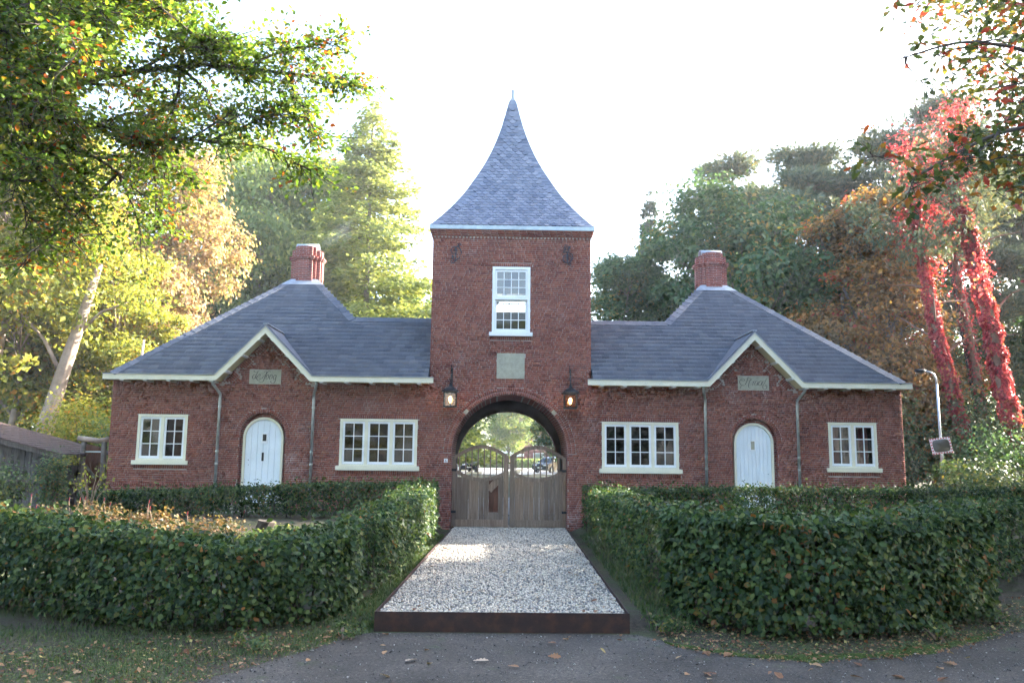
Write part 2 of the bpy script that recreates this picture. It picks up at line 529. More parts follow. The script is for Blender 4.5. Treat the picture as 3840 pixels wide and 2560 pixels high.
# leaf templates: local x = width, y = length (base at 0, tip at 1), z = normal
LEAF2 = (np.array([(0, 0, 0), (-.36, .45, .10), (0, 1, -.04), (.36, .45, .10)]), np.array([(0, 2, 1), (0, 3, 2)]))
LEAF4 = (np.array([(0, 0, 0), (-.27, .22, .07), (-.33, .58, .08), (0, 1, -.10), (.33, .58, .08), (.27, .22, .07)]),
         np.array([(0, 3, 2, 1), (0, 5, 4, 3)]))
NEEDLE = (np.array([(-.09, 0, 0), (.09, 0, 0), (.42, .80, .25), (-.09, 0, 0), (.09, 0, 0), (-.40, .85, -.15), (-.10, 0, 0), (.10, 0, 0), (.05, 1, .05),
                    (-.09, 0, 0), (.09, 0, 0), (.10, .75, .50), (0, 0, -.09), (0, 0, .09), (-.15, .8, .45)]),
          np.arange(15).reshape(5, 3))
def _oak():
    half = [(0.02, 0), (.10, .10), (.07, .17), (.22, .27), (.13, .36), (.32, .50), (.18, .58), (.30, .74), (.14, .80), (.12, .93), (0, 1)]
    L = [(-x, y) for x, y in half]
    mid = [(0, y) for x, y in half]
    V = []; F = []
    for (lx, ly), (mx, my), (rx, ry) in zip(L, mid, half):
        V += [(lx, ly, abs(lx) * .25), (0, my, 0), (rx, ry, abs(rx) * .25)]
    for i in range(len(half) - 1):
        a = i * 3; b = a + 3
        F += [(a, a + 1, b + 1, b), (a + 1, a + 2, b + 2, b + 1)]
    return np.array(V, float), np.array(F)
OAK = _oak()
BLADE = (np.array([(-.07, 0, 0), (.07, 0, 0), (.05, .6, .10), (-.05, .6, .10), (0, 1, .3)]), np.array([(0, 1, 2), (0, 2, 3), (3, 2, 4)]))

def frames(N, rg, spin=None, along=None):
    """orthonormal frames with z=N; y axis random in-plane or following 'along'"""
    N = N / (np.linalg.norm(N, axis=1, keepdims=True) + 1e-9)
    A = rg.normal(size=N.shape) if along is None else along
    Y = A - N * (A * N).sum(1, keepdims=True)
    Y /= (np.linalg.norm(Y, axis=1, keepdims=True) + 1e-9)
    X = np.cross(Y, N)
    return X, Y, N

def leaves(P, N, size, tmpl, rg, along=None):
    T, F = tmpl
    X, Y, Z = frames(N, rg, along=along)
    s = np.broadcast_to(np.asarray(size), (len(P),))[:, None, None]
    V = (X[:, None, :] * T[None, :, 0, None] + Y[:, None, :] * T[None, :, 1, None] + Z[:, None, :] * T[None, :, 2, None]) * s + P[:, None, :]
    FF = F[None] + (np.arange(len(P)) * len(T))[:, None, None]
    return V.reshape(-1, 3), FF.reshape(-1, F.shape[1])

def merge(parts):
    Vs, Fs, b = [], [], 0
    for V, F in parts:
        Vs.append(V); Fs.append(F + b); b += len(V)
    return np.concatenate(Vs), np.concatenate(Fs)

def smoothstep(a, b, x):
    t = np.clip((x - a) / (b - a), 0, 1)
    return t * t * (3 - 2 * t)

# ------------------------------------------------------------------ ground
RB = np.array([(-60, -19.5), (-9, -18.2), (-4.6, -16.6), (-3.25, -15.35), (-2.6, -14.2), (-2.2, -13.4), (-1.95, -13.02), (1.45, -13.02), (1.85, -13.7), (2.45, -14.1), (3.1, -14.27), (4.2, -14.03), (5.3, -13.44),
               (6.8, -12.33), (14, -8.5), (60, 8)])
def road_edge(x):
    return np.interp(x, RB[:, 0], RB[:, 1])
def drive_x(y):                       # centre line of the gravel drive
    return -0.27 + (y + 12.9) * (0.30 / 13.5)
def gh(x, y):
    x = np.asarray(x, float); y = np.asarray(y, float)
    d = y - road_edge(x)
    d2 = y - np.maximum(road_edge(x) + .9, -12.6)
    h = -0.2 + 0.65 * smoothstep(0.0, 8.6, d2)
    h = h + 0.15 * smoothstep(12, 40, y)
    dd = np.abs(x - drive_x(np.clip(y, -13, 8)))
    kx = 1 - smoothstep(1.75, 2.7, dd)
    ky = smoothstep(-12.9, -12.5, y) * (1 - smoothstep(6, 30, y))
    h = h * (1 - kx * ky) + (-0.04) * kx * ky
    h = h + 0.02 * np.sin(x * 1.7 + y * .6) * np.sin(y * 1.3 - x * .4) * (1 - kx * ky) * smoothstep(0.2, 1.2, d)
    return h
def ghf(x, y):
    return float(gh(x, y))

def axis(lo, hi, step, far, n):
    core = np.arange(lo, hi + 1e-6, step)
    g = np.geomspace(step, far, n)
    return np.concatenate([(lo - np.cumsum(g))[::-1], core, hi + np.cumsum(g)])
gx = axis(-22, 22, 0.33, 160, 24); gy = axis(-20, 14, 0.3, 160, 24)
XX, YY = np.meshgrid(gx, gy)
ZZ = gh(XX, YY)
V = np.stack([XX, YY, ZZ], -1).reshape(-1, 3)
ii, jj = np.meshgrid(np.arange(len(gy) - 1), np.arange(len(gx) - 1), indexing='ij')
a = ii * len(gx) + jj
F = np.stack([a, a + 1, a + len(gx) + 1, a + len(gx)], -1).reshape(-1, 4)
tag(link('ground', np_mesh('ground', V, F, 'soil', True)), kind='structure')

# road
xs = np.concatenate([np.arange(-60, -6, 2.0), np.arange(-6, 9, 0.12), np.arange(9, 61, 2.0)])
jit = 0.05 * np.sin(xs * 5.1) + 0.04 * np.sin(xs * 11.3 + 1)
jit[(xs > -2.1) & (xs < 1.6)] = 0
top = road_edge(xs) + jit
rows = []
for t in (0, 0.02, 0.08, 0.3, 0.6, 1.0):
    y = top * (1 - t) + (-60) * t
    rows.append(np.stack([xs, y, np.full_like(xs, -0.194 + (0.012 * math.sin(t * 3.1)))], -1))
V = np.concatenate(rows); n = len(xs)
F = np.array([(r * n + i, (r + 1) * n + i, (r + 1) * n + i + 1, r * n + i + 1) for r in range(5) for i in range(n - 1)])
tag(link('road', np_mesh('road', V, F, 'road_surface', True)), kind='structure')

# gravel drive: bed and loose stones
def dl(y): return drive_x(y) - 1.60
def dr(y): return drive_x(y) + 1.62
m = MB()
ys = np.linspace(-12.95, 5.5, 20)
for y0, y1 in zip(ys[:-1], ys[1:]):
    m.add([(dl(y0), y0, -.005), (dr(y0), y0, -.005), (dr(y1), y1, -.005), (dl(y1), y1, -.005)], [(0, 1, 2, 3)])
tag(m.build('driveway', 'gravel_bed'), kind='structure')
n = 33000
y = -12.93 + 14.4 * rng.random(n) ** 1.15
x = dl(y) + 0.02 + (dr(y) - dl(y) - .04) * rng.random(n)
P = np.stack([x, y, 0.004 + 0.020 * rng.random(n) + .008 * np.sin(x * 5) * np.sin(y * 3.1)], -1)
OCT = (np.array([(1, 0, 0), (-.8, .2, 0), (.1, 1, .1), (0, -.9, 0), (.1, 0, .75), (0, .1, -.6)]),
       np.array([(0, 2, 4), (2, 1, 4), (1, 3, 4), (3, 0, 4), (2, 0, 5), (1, 2, 5), (3, 1, 5), (0, 3, 5)]))
N = rng.normal(size=(n, 3)) * .55 + np.array([0, 0, 1.0])
V, F = leaves(P, N, 0.012 + 0.014 * rng.random(n), OCT, rng)
tag(link('gravel', np_mesh('gravel', V, F, 'gravel_stone')), 'pale grey and white gravel covering the drive up to the gate', 'gravel', kind='stuff')

# grit scattered over the road
n = 9000
x = rng.uniform(-7, 9, n); y = road_edge(x) - 0.05 - 3.2 * rng.random(n) ** 1.3
P = np.stack([x, y, np.full(n, -.187)], -1)
V, F = leaves(P, rng.normal(size=(n, 3)) * .5 + np.array([0, 0, 1]), 0.004 + 0.014 * rng.random(n) ** 4, OCT, rng)
tag(link('road_grit', np_mesh('grit', V, F, 'grit')), 'fine pale grit scattered over the dark road', 'grit', kind='stuff')

# steel edging round the gravel
e = thing('steel_edging', (-0.27, -12.97, -.2), 'rusty steel plate edging framing the front and sides of the gravel drive', 'edging')
MB().box((dl(-12.97) - .01, -12.985, -.3), (dr(-12.97) + .01, -12.970, 0.055)).build('front_plate', 'corten', e)
for fn, sg in ((dl, -1), (dr, 1)):
    m = MB()
    y0, y1 = -12.968, -.4
    m.add([(fn(y0) + sg * t, y, z) for y in (y0, y1) for t in (0, .012) for z in (-.2, .05)][0:0], [])
    vs = []
    for yy in (y0, y1):
        for t in (0, .012):
            for z in (-.25, .052):
                vs.append((fn(yy) + sg * t, yy, z))
    m.add(vs, [(0, 1, 3, 2), (4, 6, 7, 5), (0, 4, 5, 1), (2, 3, 7, 6), (1, 5, 7, 3), (0, 2, 6, 4)])
    m.build('side_plate', 'corten', e)
# ------------------------------------------------------------------ gatehouse: tower and two lodges
BH, BJ = 0.0515, 0.0615           # brick height, course height
HW = 11.388                       # half length of the facade
TW = 2.335                        # half width of the tower
ROOF_T = 0.8176                   # pitch of the front roof planes (rise over run)
EAVE_Y, EAVE_Z = -0.46, 4.25
DOOR_X, DOOR_SP, DOOR_R = 7.06, 2.53, 0.66
ARC_R, ARC_Z = 1.667, 2.13
def roof_z(y): return EAVE_Z + ROOF_T * (y - EAVE_Y)

tower = thing('gate_tower', (0, 2.3, 0), 'square red brick gate tower with an arched passage and a concave slate spire', 'tower')
lodges = {-1: thing('brick_lodge', (-7, 3, .45), 'brick lodge with the de Hoog stone over its white door and smoke at its chimney', 'lodge', 'lodges flanking the gate tower'),
          1: thing('brick_lodge', (7, 3, .45), 'brick lodge with the Straat stone over its white door, beside the red creepers', 'lodge', 'lodges flanking the gate tower')}

# gable outline (wall part above the eaves): apex and knees
GAP_X, GAP_Z, GK = 6.985, 5.50, 1.30      # centre, brick apex, half width at z = 4.05
WALL_T = 4.12
def gable_half(z): return GK * (GAP_Z - z) / (GAP_Z - 4.05)

WINS = [  # x0, x1, z0, z1, casements
    (9.20, 10.61, 1.82, 3.12, 2),
    (2.645, 4.86, 1.72, 3.06, 3)]
TWIN = (-.565, .555, 5.62, 7.575)

def incl(z):
    """x intervals covered by ordinary facade brickwork at height z, with owner"""
    out = []
    iv = []
    if z < WALL_T:
        iv.append((-HW, HW))
    elif z < GAP_Z:
        h = gable_half(z)
        iv += [(-GAP_X - h, -GAP_X + h), (GAP_X - h, GAP_X + h), (-TW, TW)]
    else:
        iv.append((-TW, TW))
    if z > 8.42:
        return []
    ex = []
    if z < ARC_Z:
        ex.append((-ARC_R, ARC_R))
    else:
        R2 = ARC_R + .228
        if z - ARC_Z < R2:
            h = math.sqrt(R2 * R2 - (z - ARC_Z) ** 2)
            ex.append((-h, h))
    for s in (-1, 1):
        for (a, b, z0, z1, nc) in WINS:
            if z0 - .125 < z < z1:
                e = 0.07 if z < z0 else 0.0
                ex.append(tuple(sorted((s * (a - e), s * (b + e)))))
            elif z1 <= z < z1 + .112 or z0 - .235 < z <= z0 - .125:
                ex.append(tuple(sorted((s * (a - .05), s * (b + .05)))))
        dx = s * DOOR_X
        if z < DOOR_SP:
            if z > .5: ex.append((dx - DOOR_R, dx + DOOR_R))
        else:
            R2 = DOOR_R + .122
            if z - DOOR_SP < R2:
                h = math.sqrt(R2 * R2 - (z - DOOR_SP) ** 2)
                ex.append((dx - h, dx + h))
        if 4.02 < z < 4.43:
            ex.append(tuple(sorted((s * 6.61, s * 7.53))))
        if 1.10 < z < 1.21:
            ex.append(tuple(sorted((s * (ARC_R + .4), s * HW))))
        # woven triangles along the gable slopes
        for (bz, hgt) in WEAVE:
            if bz - hgt < z < bz + hgt * .9:
                g = gable_half(z)
                t = weave_depth(z, bz, hgt)
                for q in (-1, 1):
                    xo = s * GAP_X + q * (g + .02); xi = s * GAP_X + q * (g - t)
                    ex.append(tuple(sorted((xo, xi))))
    z0, z1 = TWIN[2] - .12, TWIN[3]
    if z0 < z < z1:
        e = .07 if z < TWIN[2] else 0
        ex.append((TWIN[0] - e, TWIN[1] + e))
    elif z1 <= z < z1 + .112 or z0 - .11 < z <= z0:
        ex.append((TWIN[0] - .05, TWIN[1] + .05))
    if 4.263 < z < 5.015:
        ex.append((-.408, .410))
    for a, b in iv:
        segs = [(a, b)]
        for e0, e1 in ex:
            ns = []
            for p, q in segs:
                if e1 <= p or e0 >= q:
                    ns.append((p, q))
                else:
                    if e0 > p: ns.append((p, e0))
                    if e1 < q: ns.append((e1, q))
            segs = ns
        out += segs
    return out
WEAVE = [(4.22, .26), (4.62, .24), (5.02, .22)]
def weave_depth(z, bz, hgt):
    # a tooth: widest at its bottom third, falling to nothing at both ends
    t = (z - (bz - hgt)) / (1.9 * hgt)
    return .46 * (1 - abs(t - .45) / .55) if 0 < t < 1 else 0

bricks = []         # (x0, x1, z0, z1, full kind)
zc = -0.1
row = 0
while zc < 8.45:
    segs = incl(zc + BH / 2)
    x = -HW - [0, .165, .055, .11][row % 4] - rnd.random() * .03
    k = row % 2
    while x < HW:
        L = .21 if k % 2 == 0 else .10
        if rnd.random() < 0.10:
            k += 1
        k += 1
        x0, x1 = x, x + L
        x = x1 + .010
        for p, q in segs:
            a_, b_ = max(x0, p), min(x1, q)
            if b_ - a_ > .022:
                full = (a_ == x0 and b_ == x1)
                bricks.append((a_, b_, zc, zc + BH, (L if full else None)))
    zc += BJ
    row += 1

BX = np.array([(0, 0, 0), (1, 0, 0), (1, 0, 1), (0, 0, 1), (0, 1, 0), (1, 1, 0), (1, 1, 1), (0, 1, 1)], float)
BF = np.array([(0, 1, 2, 3), (1, 5, 6, 2), (4, 0, 3, 7), (3, 2, 6, 7), (0, 4, 5, 1)])
def brick_mesh_unit(L, H=BH, D=.035):
    return np_mesh('brick', BX * np.array([L, D, H]), BF, 'brick')
ME_BR = {.21: brick_mesh_unit(.21), .10: brick_mesh_unit(.10)}

def brick_stuff(items, parent, name='brickwork', xf=None):
    A = np.array([(b[0], b[2], b[1] - b[0], b[3] - b[2]) for b in items])
    n = len(A)
    yj = rng.normal(0, .0018, n)
    sc = np.stack([A[:, 2], np.full(n, .035), A[:, 3]], -1)
    of = np.stack([A[:, 0], yj, A[:, 1]], -1)
    V = (BX[None] * sc[:, None] + of[:, None]).reshape(-1, 3)
    if xf is not None:
        V = xf(V)
    F = (BF[None] + (np.arange(n) * 8)[:, None, None]).reshape(-1, 4)
    o = link(name, np_mesh(name, V, F, 'brick'), parent)
    o['kind'] = 'stuff'
    return o

def owner(b):
    c = (b[0] + b[1]) / 2
    return 0 if abs(c) < TW else (-1 if c < 0 else 1)
for ow, focus in ((0, (0, 4.3)), (-1, (-8.6, 3.2)), (1, (8.2, 3.2))):
    mine = [b for b in bricks if owner(b) == ow]
    par = tower if ow == 0 else lodges[ow]
    full = sorted([b for b in mine if b[4]], key=lambda b: ((b[0] + b[1]) / 2 - focus[0]) ** 2 + 1.5 * (b[2] - focus[1]) ** 2 - (0.4 if b[4] > .2 else 0))[:300]
    pick = set(id(b) for b in full)
    for b in full:
        link('brick', ME_BR[b[4]], par, Matrix.Translation((b[0], rnd.gauss(0, .0018), b[2])))
    brick_stuff([b for b in mine if id(b) not in pick], par)

# side walls in real bricks too (stuff)
def side_bricks(par, xw, sgn, y0, y1, z0, z1):
    it = []; z = z0; r = 0
    while z < z1:
        x = y0 - [0, .165, .055, .11][r % 4]; k = r % 2
        while x < y1:
            L = .21 if k % 2 == 0 else .10
            k += 1
            a_, b_ = max(x, y0), min(x + L, y1)
            if b_ - a_ > .02: it.append((a_, b_, z, z + BH, None))
            x += L + .01
        z += BJ; r += 1
    def xf(V):
        return np.stack([xw + sgn * (-V[:, 1]), V[:, 0], V[:, 2]], -1)
    brick_stuff(it, par, 'side_brickwork', xf)
for s in (-1, 1):
    side_bricks(tower, s * TW, s, 0.0, 4.65, 4.2, 8.42)
    side_bricks(lodges[s], s * HW, s, 0.0, 8.0, 0.2, 4.06)

# mortar sheets with openings, reveals
def arch_pts(cx, cz, r, n, a0=180, a1=0):
    return [(cx + r * math.cos(R(a0 + (a1 - a0) * i / n)), cz + r * math.sin(R(a0 + (a1 - a0) * i / n))) for i in range(n + 1)]
def sheet(loops, y, parent, name, mat):
    tri = tessellate_polygon([[Vector((p[0], p[1], 0)) for p in l] for l in loops])
    pts = [p for l in loops for p in l]
    me = bpy.data.meshes.new(name)
    me.from_pydata([(p[0], y, p[1]) for p in pts], [], [tuple(t) for t in tri])
    me.materials.append(MT[mat])
    return link(name, me, parent)
def rect(a, b, z0, z1): return [(a, z0), (b, z0), (b, z1), (a, z1)]
def reveal(loop, y0, y1, parent, mat, name='reveal', closed=True):
    m = MB(); n = len(loop)
    for i in range(n if closed else n - 1):
        p, q = loop[i], loop[(i + 1) % n]
        m.add([(p[0], y0, p[1]), (q[0], y0, q[1]), (q[0], y1, q[1]), (p[0], y1, p[1])], [(0, 1, 2, 3)])
    return m.build(name, mat, parent)

MY = 0.009
outer = [(-TW, -.15), (-ARC_R, -.15)] + arch_pts(0, ARC_Z, ARC_R, 40) + [(ARC_R, -.15), (TW, -.15), (TW, 8.66), (-TW, 8.66)]
tw_hole = rect(TWIN[0], TWIN[1], TWIN[2], TWIN[3])
sheet([outer, tw_hole], MY, tower, 'wall', 'mortar')
reveal(tw_hole, MY, .30, tower, 'brickwork')
arch_line = [(-ARC_R, -.15)] + arch_pts(0, ARC_Z, ARC_R, 40) + [(ARC_R, -.15)]
reveal(arch_line, 0.034, 2.4, tower, 'brickwork', 'arch_soffit', False)
for s in (-1, 1):
    L = lodges[s]
    x0, x1 = sorted((s * TW, s * HW))
    g = s * GAP_X
    out_l = [(x0, -.1), (x1, -.1), (x1, WALL_T + .1)]
    kn = GK * (GAP_Z - WALL_T - .1) / (GAP_Z - 4.05)
    out_l += [(g + kn, WALL_T + .1), (g, GAP_Z), (g - kn, WALL_T + .1), (x0, WALL_T + .1)]
    holes = [rect(*sorted((s * a, s * b)), z0, z1) for a, b, z0, z1, n in WINS]
    door = [(s * DOOR_X - DOOR_R, .62)] + arch_pts(s * DOOR_X, DOOR_SP, DOOR_R, 24) + [(s * DOOR_X + DOOR_R, .62)]
    sheet([out_l] + holes + [door], MY, L, 'wall', 'mortar')
    for h in holes: reveal(h, MY, .25, L, 'brickwork')
    reveal(door, 0.034, .30, L, 'brickwork', 'door_recess')
    # side and back walls, interior
    m = MB()
    xi = s * (HW - .0095)
    m.add([(xi, MY, -.1), (xi, 8, -.1), (xi, 8, 4.2), (xi, MY, 4.2)], [(0, 1, 2, 3)])
    m.build('wall', 'mortar', L)
    m = MB()
    m.box((s * 2.7, 7.9, -.1), (s * (HW - .02), 8.0, 4.2)); m.build('back_wall', 'brickwork', L)
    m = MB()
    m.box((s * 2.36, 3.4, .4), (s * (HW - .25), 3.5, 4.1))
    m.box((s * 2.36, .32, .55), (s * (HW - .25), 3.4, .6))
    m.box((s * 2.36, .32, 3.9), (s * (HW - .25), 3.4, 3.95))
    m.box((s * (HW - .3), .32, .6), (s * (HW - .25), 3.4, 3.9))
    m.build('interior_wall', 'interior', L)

# tower: passage, back wall, upper room
m = MB()
for s in (-1, 1):
    m.box((s * 1.75, 2.4, -.1), (s * 1.9, 4.3, 4.05))
m.box((-1.9, 2.4, 4.05), (1.9, 4.3, 4.2))
m.build('passage_wall', 'dark_plaster', tower)
loopb = [(-TW, -.15), (-1.7, -.15)] + arch_pts(0, 1.85, 1.70, 30) + [(1.7, -.15), (TW, -.15), (TW, 8.66), (-TW, 8.66)]
bw = rect(-.62, .55, 6.98, 7.62)
for y in (4.3, 4.64):
    sheet([loopb, bw], y, tower, 'back_wall', 'brickwork' if y > 4.5 else 'dark_plaster')
reveal([(-1.7, -.15)] + arch_pts(0, 1.85, 1.70, 30) + [(1.7, -.15)], 4.3, 4.64, tower, 'brickwork', 'back_arch', False)
reveal(bw, 4.3, 4.64, tower, 'render_white')
m = MB()
for s in (-1, 1):
    m.add([(s * (TW - .0095), MY, -.1), (s * (TW - .0095), 4.64, -.1), (s * (TW - .0095), 4.64, 8.66), (s * (TW - .0095), MY, 8.66)], [(0, 1, 2, 3)])
m.build('side_wall', 'mortar', tower)
MB().box((-2.3, .3, 4.9), (2.3, 4.3, 5.0)).build('floor', 'old_timber', tower)
m = MB(); m.box((-.62, 4.44, 7.28), (.55, 4.48, 7.31)); m.box((-.03, 4.44, 6.98), (.01, 4.48, 7.62)); m.build('back_window_bars', 'white_paint', tower)
m = MB(); m.bar((-.9, 2.2, 6.35), (.1, 2.6, 7.6), .09, .09); m.build('roof_brace', 'old_timber', tower)

# voussoirs, rowlocks and soldier courses
def wedge(r0, r1, wdt, depth, name):
    """one voussoir centred on the vertical, base at radius r0"""
    h0 = wdt / 2; h1 = wdt / 2 * (r1 / r0)
    V = np.array([(-h0, 0, r0), (h0, 0, r0), (h1, 0, r1), (-h1, 0, r1), (-h0, depth, r0), (h0, depth, r0), (h1, depth, r1), (-h1, depth, r1)], float)
    return np_mesh(name, V, BF, 'brick')
def ring(par, cx, cz, r0, r1, pitch, a0, a1, name='voussoir', skip=()):
    n = int(round(R(a1 - a0) * r0 / pitch))
    me = wedge(r0, r1, pitch - .010, .06, name)
    for i in range(n):
        a = a0 + (a1 - a0) * (i + .5) / n
        if any(abs(a - s) < w_ for s, w_ in skip): continue
        M4 = Matrix.Translation((cx, -.003 + rnd.gauss(0, .0012), cz)) @ Matrix.Rotation(R(90 - a), 4, 'Y')
        link(name, me, par, M4)
sk = [(43, 2.4), (137, 2.4)]
ring(tower, 0, ARC_Z, ARC_R + .004, ARC_R + .104, .062, 0, 180, skip=sk)
ring(tower, 0, ARC_Z, ARC_R + .115, ARC_R + .217, .062, 0, 180)
for a in (43, 137):                       # pale stone blocks in the arch
    m = MB(); m.box((-.062, -.008, ARC_R + .003), (.062, .05, ARC_R + .105))
    link('arch_stone', m.mesh('arch_stone', 'stone'), tower, Matrix.Translation((0, 0, ARC_Z)) @ Matrix.Rotation(R(90 - a), 4, 'Y'))
for s in (-1, 1):
    ring(lodges[s], s * DOOR_X, DOOR_SP, DOOR_R + .004, DOOR_R + .112, .060, 0, 180)
ME_ROW = np_mesh('rowlock', BX * np.array([.050, .045, .10]), BF, 'brick')
def rowlock(par, a, b, z, tilt=0.0):
    n = int((b - a) / .0605)
    p = (b - a) / n
    for i in range(n):
        link('rowlock_brick', ME_ROW, par, Matrix.Translation((a + i * p + (p - .05) / 2, -.002 + rnd.gauss(0, .0015), z)))
rowlock(tower, TWIN[0] - .05, TWIN[1] + .05, TWIN[3] + .006)
rowlock(tower, TWIN[0] - .05, TWIN[1] + .05, TWIN[2] - .225)
for s in (-1, 1):
    for a, b, z0, z1, n in WINS:
        x0, x1 = sorted((s * (a - .05), s * (b + .05)))
        rowlock(lodges[s], x0, x1, z1 + .006)
        rowlock(lodges[s], x0, x1, z0 - .23)
    items = []
    x0, x1 = sorted((s * (ARC_R + .4), s * HW))
    x = x0
    while x < x1 - .05:
        dx = s * DOOR_X
        if not (dx - DOOR_R - .05 < x < dx + DOOR_R): items.append((x, x + .05, 1.105, 1.205, None))
        x += .0605
    brick_stuff(items, lodges[s], 'plinth_course')
    # woven brick triangles: bricks at right angles to the slope
    ang = math.atan2(GAP_Z - 4.05, GK)
    V_, F_ = [], []
    for q in (-1, 1):
        d = Vector((-q * math.sin(ang), 0, -math.cos(ang)))      # into the gable, square to the slope
        e = Vector((-q * math.cos(ang), 0, math.sin(ang)))       # up the slope
        base = Vector((s * GAP_X + q * gable_half(4.10), 0, 4.10))
        for (bz, hgt) in WEAVE:
            nb = 8
            st = (bz - 4.10) / math.sin(ang) - hgt * .72
            for i in range(nb):
                Lb = min(.05 + .068 * (i if i < nb - 2 else (nb - 1 - i) * 3), .46)
                p = base + e * (st + i * .0615)
                a_ = 0.0
                while a_ < Lb - .03:
                    seg = min(.20, Lb - a_)
                    c0 = p + d * (a_ + .01); c1 = p + d * (a_ + seg)
                    vs = []
                    for yy in (-.002, .04):
                        for (pp, off) in ((c0, 0), (c1, 0), (c1, .0515), (c0, .0515)):
                            r_ = pp + e * off
                            vs.append((r_.x, yy, r_.z))
                    b0 = len(V_)
                    V_ += vs
                    F_ += [tuple(b0 + k for k in f) for f in ((0, 1, 2, 3), (0, 4, 5, 1), (1, 5, 6, 2), (2, 6, 7, 3), (3, 7, 4, 0))]
                    a_ += .21
    o = link('woven_brickwork', np_mesh('woven_brickwork', V_, F_, 'brick'), lodges[s]); o['kind'] = 'stuff'
# tower cornice: corbelled courses
m = MB()
cor = []
for i, (z, pr) in enumerate(((8.425, .022), (8.487, .045), (8.549, .07), (8.611, .09))):
    m.box((-TW - pr + .01, -pr + .012, z), (TW + pr - .01, .05, z + .056))
m.build('cornice_core', 'mortar', tower)
def corbel(z, pr, toothed):
    it = []; x = -TW - pr
    while x < TW + pr - .04:
        L = .05 if toothed else .21
        it.append((x, min(x + L, TW + pr), z, z + .05, None)); x += L + (.055 if toothed else .01)
    brick_stuff(it, tower, 'cornice_course', lambda V: V + np.array([0, -pr, 0]))
corbel(8.425, .022, True); corbel(8.487, .045, False); corbel(8.549, .07, False); corbel(8.611, .09, False)

# ------------------------------------------------------------------ windows and doors
def window(par, x0, x1, z0, z1, ncase, y, frame='cream', cols=2, rows=3, sash='white_paint', sill_over=.08, sill_h=.118, tilt=.3, label=None):
    fw = .075
    m = MB()
    m.box((x0, y, z0), (x0 + fw, y + .09, z1)); m.box((x1 - fw, y, z0), (x1, y + .09, z1))
    m.box((x0 + fw, y, z1 - fw), (x1 - fw, y + .09, z1)); m.box((x0 + fw, y + .002, z0), (x1 - fw, y + .09, z0 + .045))
    cw = (x1 - x0 - 2 * fw - (ncase - 1) * .085) / ncase
    for i in range(1, ncase):
        xx = x0 + fw + i * cw + (i - 1) * .085
        m.box((xx, y + .001, z0 + .045), (xx + .085, y + .09, z1 - fw))
    win = m.build('window', frame, par)
    MB().box((x0 - sill_over, y - .085, z0 - sill_h), (x1 + sill_over, y + .10, z0 - .002)).build('sill', frame, win)
    for i in range(ncase):
        a = x0 + fw + i * (cw + .085); b = a + cw
        lo, hi = z0 + .045, z1 - fw
        sash_unit(win, a + .004, b - .004, lo + .004, hi - .004, y + .022, cols, rows, sash, tilt)
    return win
def sash_unit(win, a, b, lo, hi, y, cols, rows, mat, tilt, st=.055, bot=.075, mun=.022, gl='glass'):
    m = MB()
    m.box((a, y, lo), (a + st, y + .05, hi)); m.box((b - st, y, lo), (b, y + .05, hi))
    m.box((a + st, y, hi - st), (b - st, y + .05, hi)); m.box((a + st, y, lo), (b - st, y + .05, lo + bot))
    gx0, gx1, gz0, gz1 = a + st, b - st, lo + bot, hi - st
    pw = (gx1 - gx0 - (cols - 1) * mun) / cols; ph = (gz1 - gz0 - (rows - 1) * mun) / rows
    for c in range(1, cols):
        xx = gx0 + c * pw + (c - 1) * mun
        m.box((xx, y + .006, gz0), (xx + mun, y + .042, gz1))
    for r_ in range(1, rows):
        zz = gz0 + r_ * ph + (r_ - 1) * mun
        m.box((gx0, y + .007, zz), (gx1, y + .041, zz + mun))
    m.build('casement', mat, win)
    me = MB().add([(-pw / 2 - .005, 0, -ph / 2 - .005), (pw / 2 + .005, 0, -ph / 2 - .005), (pw / 2 + .005, 0, ph / 2 + .005), (-pw / 2 - .005, 0, ph / 2 + .005)], [(0, 1, 2, 3)]).mesh('pane', gl)
    for c in range(cols):
        for r_ in range(rows):
            cx = gx0 + c * (pw + mun) + pw / 2; cz_ = gz0 + r_ * (ph + mun) + ph / 2
            M4 = Matrix.Translation((cx, y + .024, cz_)) @ Matrix.Rotation(R(rnd.gauss(0, tilt)), 4, 'Z') @ Matrix.Rotation(R(rnd.gauss(0, tilt)), 4, 'X')
            link('pane', me, win, M4)

def arch_band(cx, zb, sp, r0, r1, y0, y1, n=24):
    """flat arched frame between radii r0 and r1"""
    o_ = [(cx - r1, zb)] + arch_pts(cx, sp, r1, n) + [(cx + r1, zb)]
    i_ = [(cx - r0, zb)] + arch_pts(cx, sp, r0, n) + [(cx + r0, zb)]
    m = MB(); k = len(o_)
    vs = [(p[0], y, p[1]) for y in (y0, y1) for l in (o_, i_) for p in l]
    fs = []
    for i in range(k - 1):
        fs += [(i, i + 1, k + i + 1, k + i), (2 * k + i, 3 * k + i, 3 * k + i + 1, 2 * k + i + 1),
               (i, 2 * k + i, 2 * k + i + 1, i + 1), (k + i, k + i + 1, 3 * k + i + 1, 3 * k + i)]
    m.add(vs, fs)
    return m

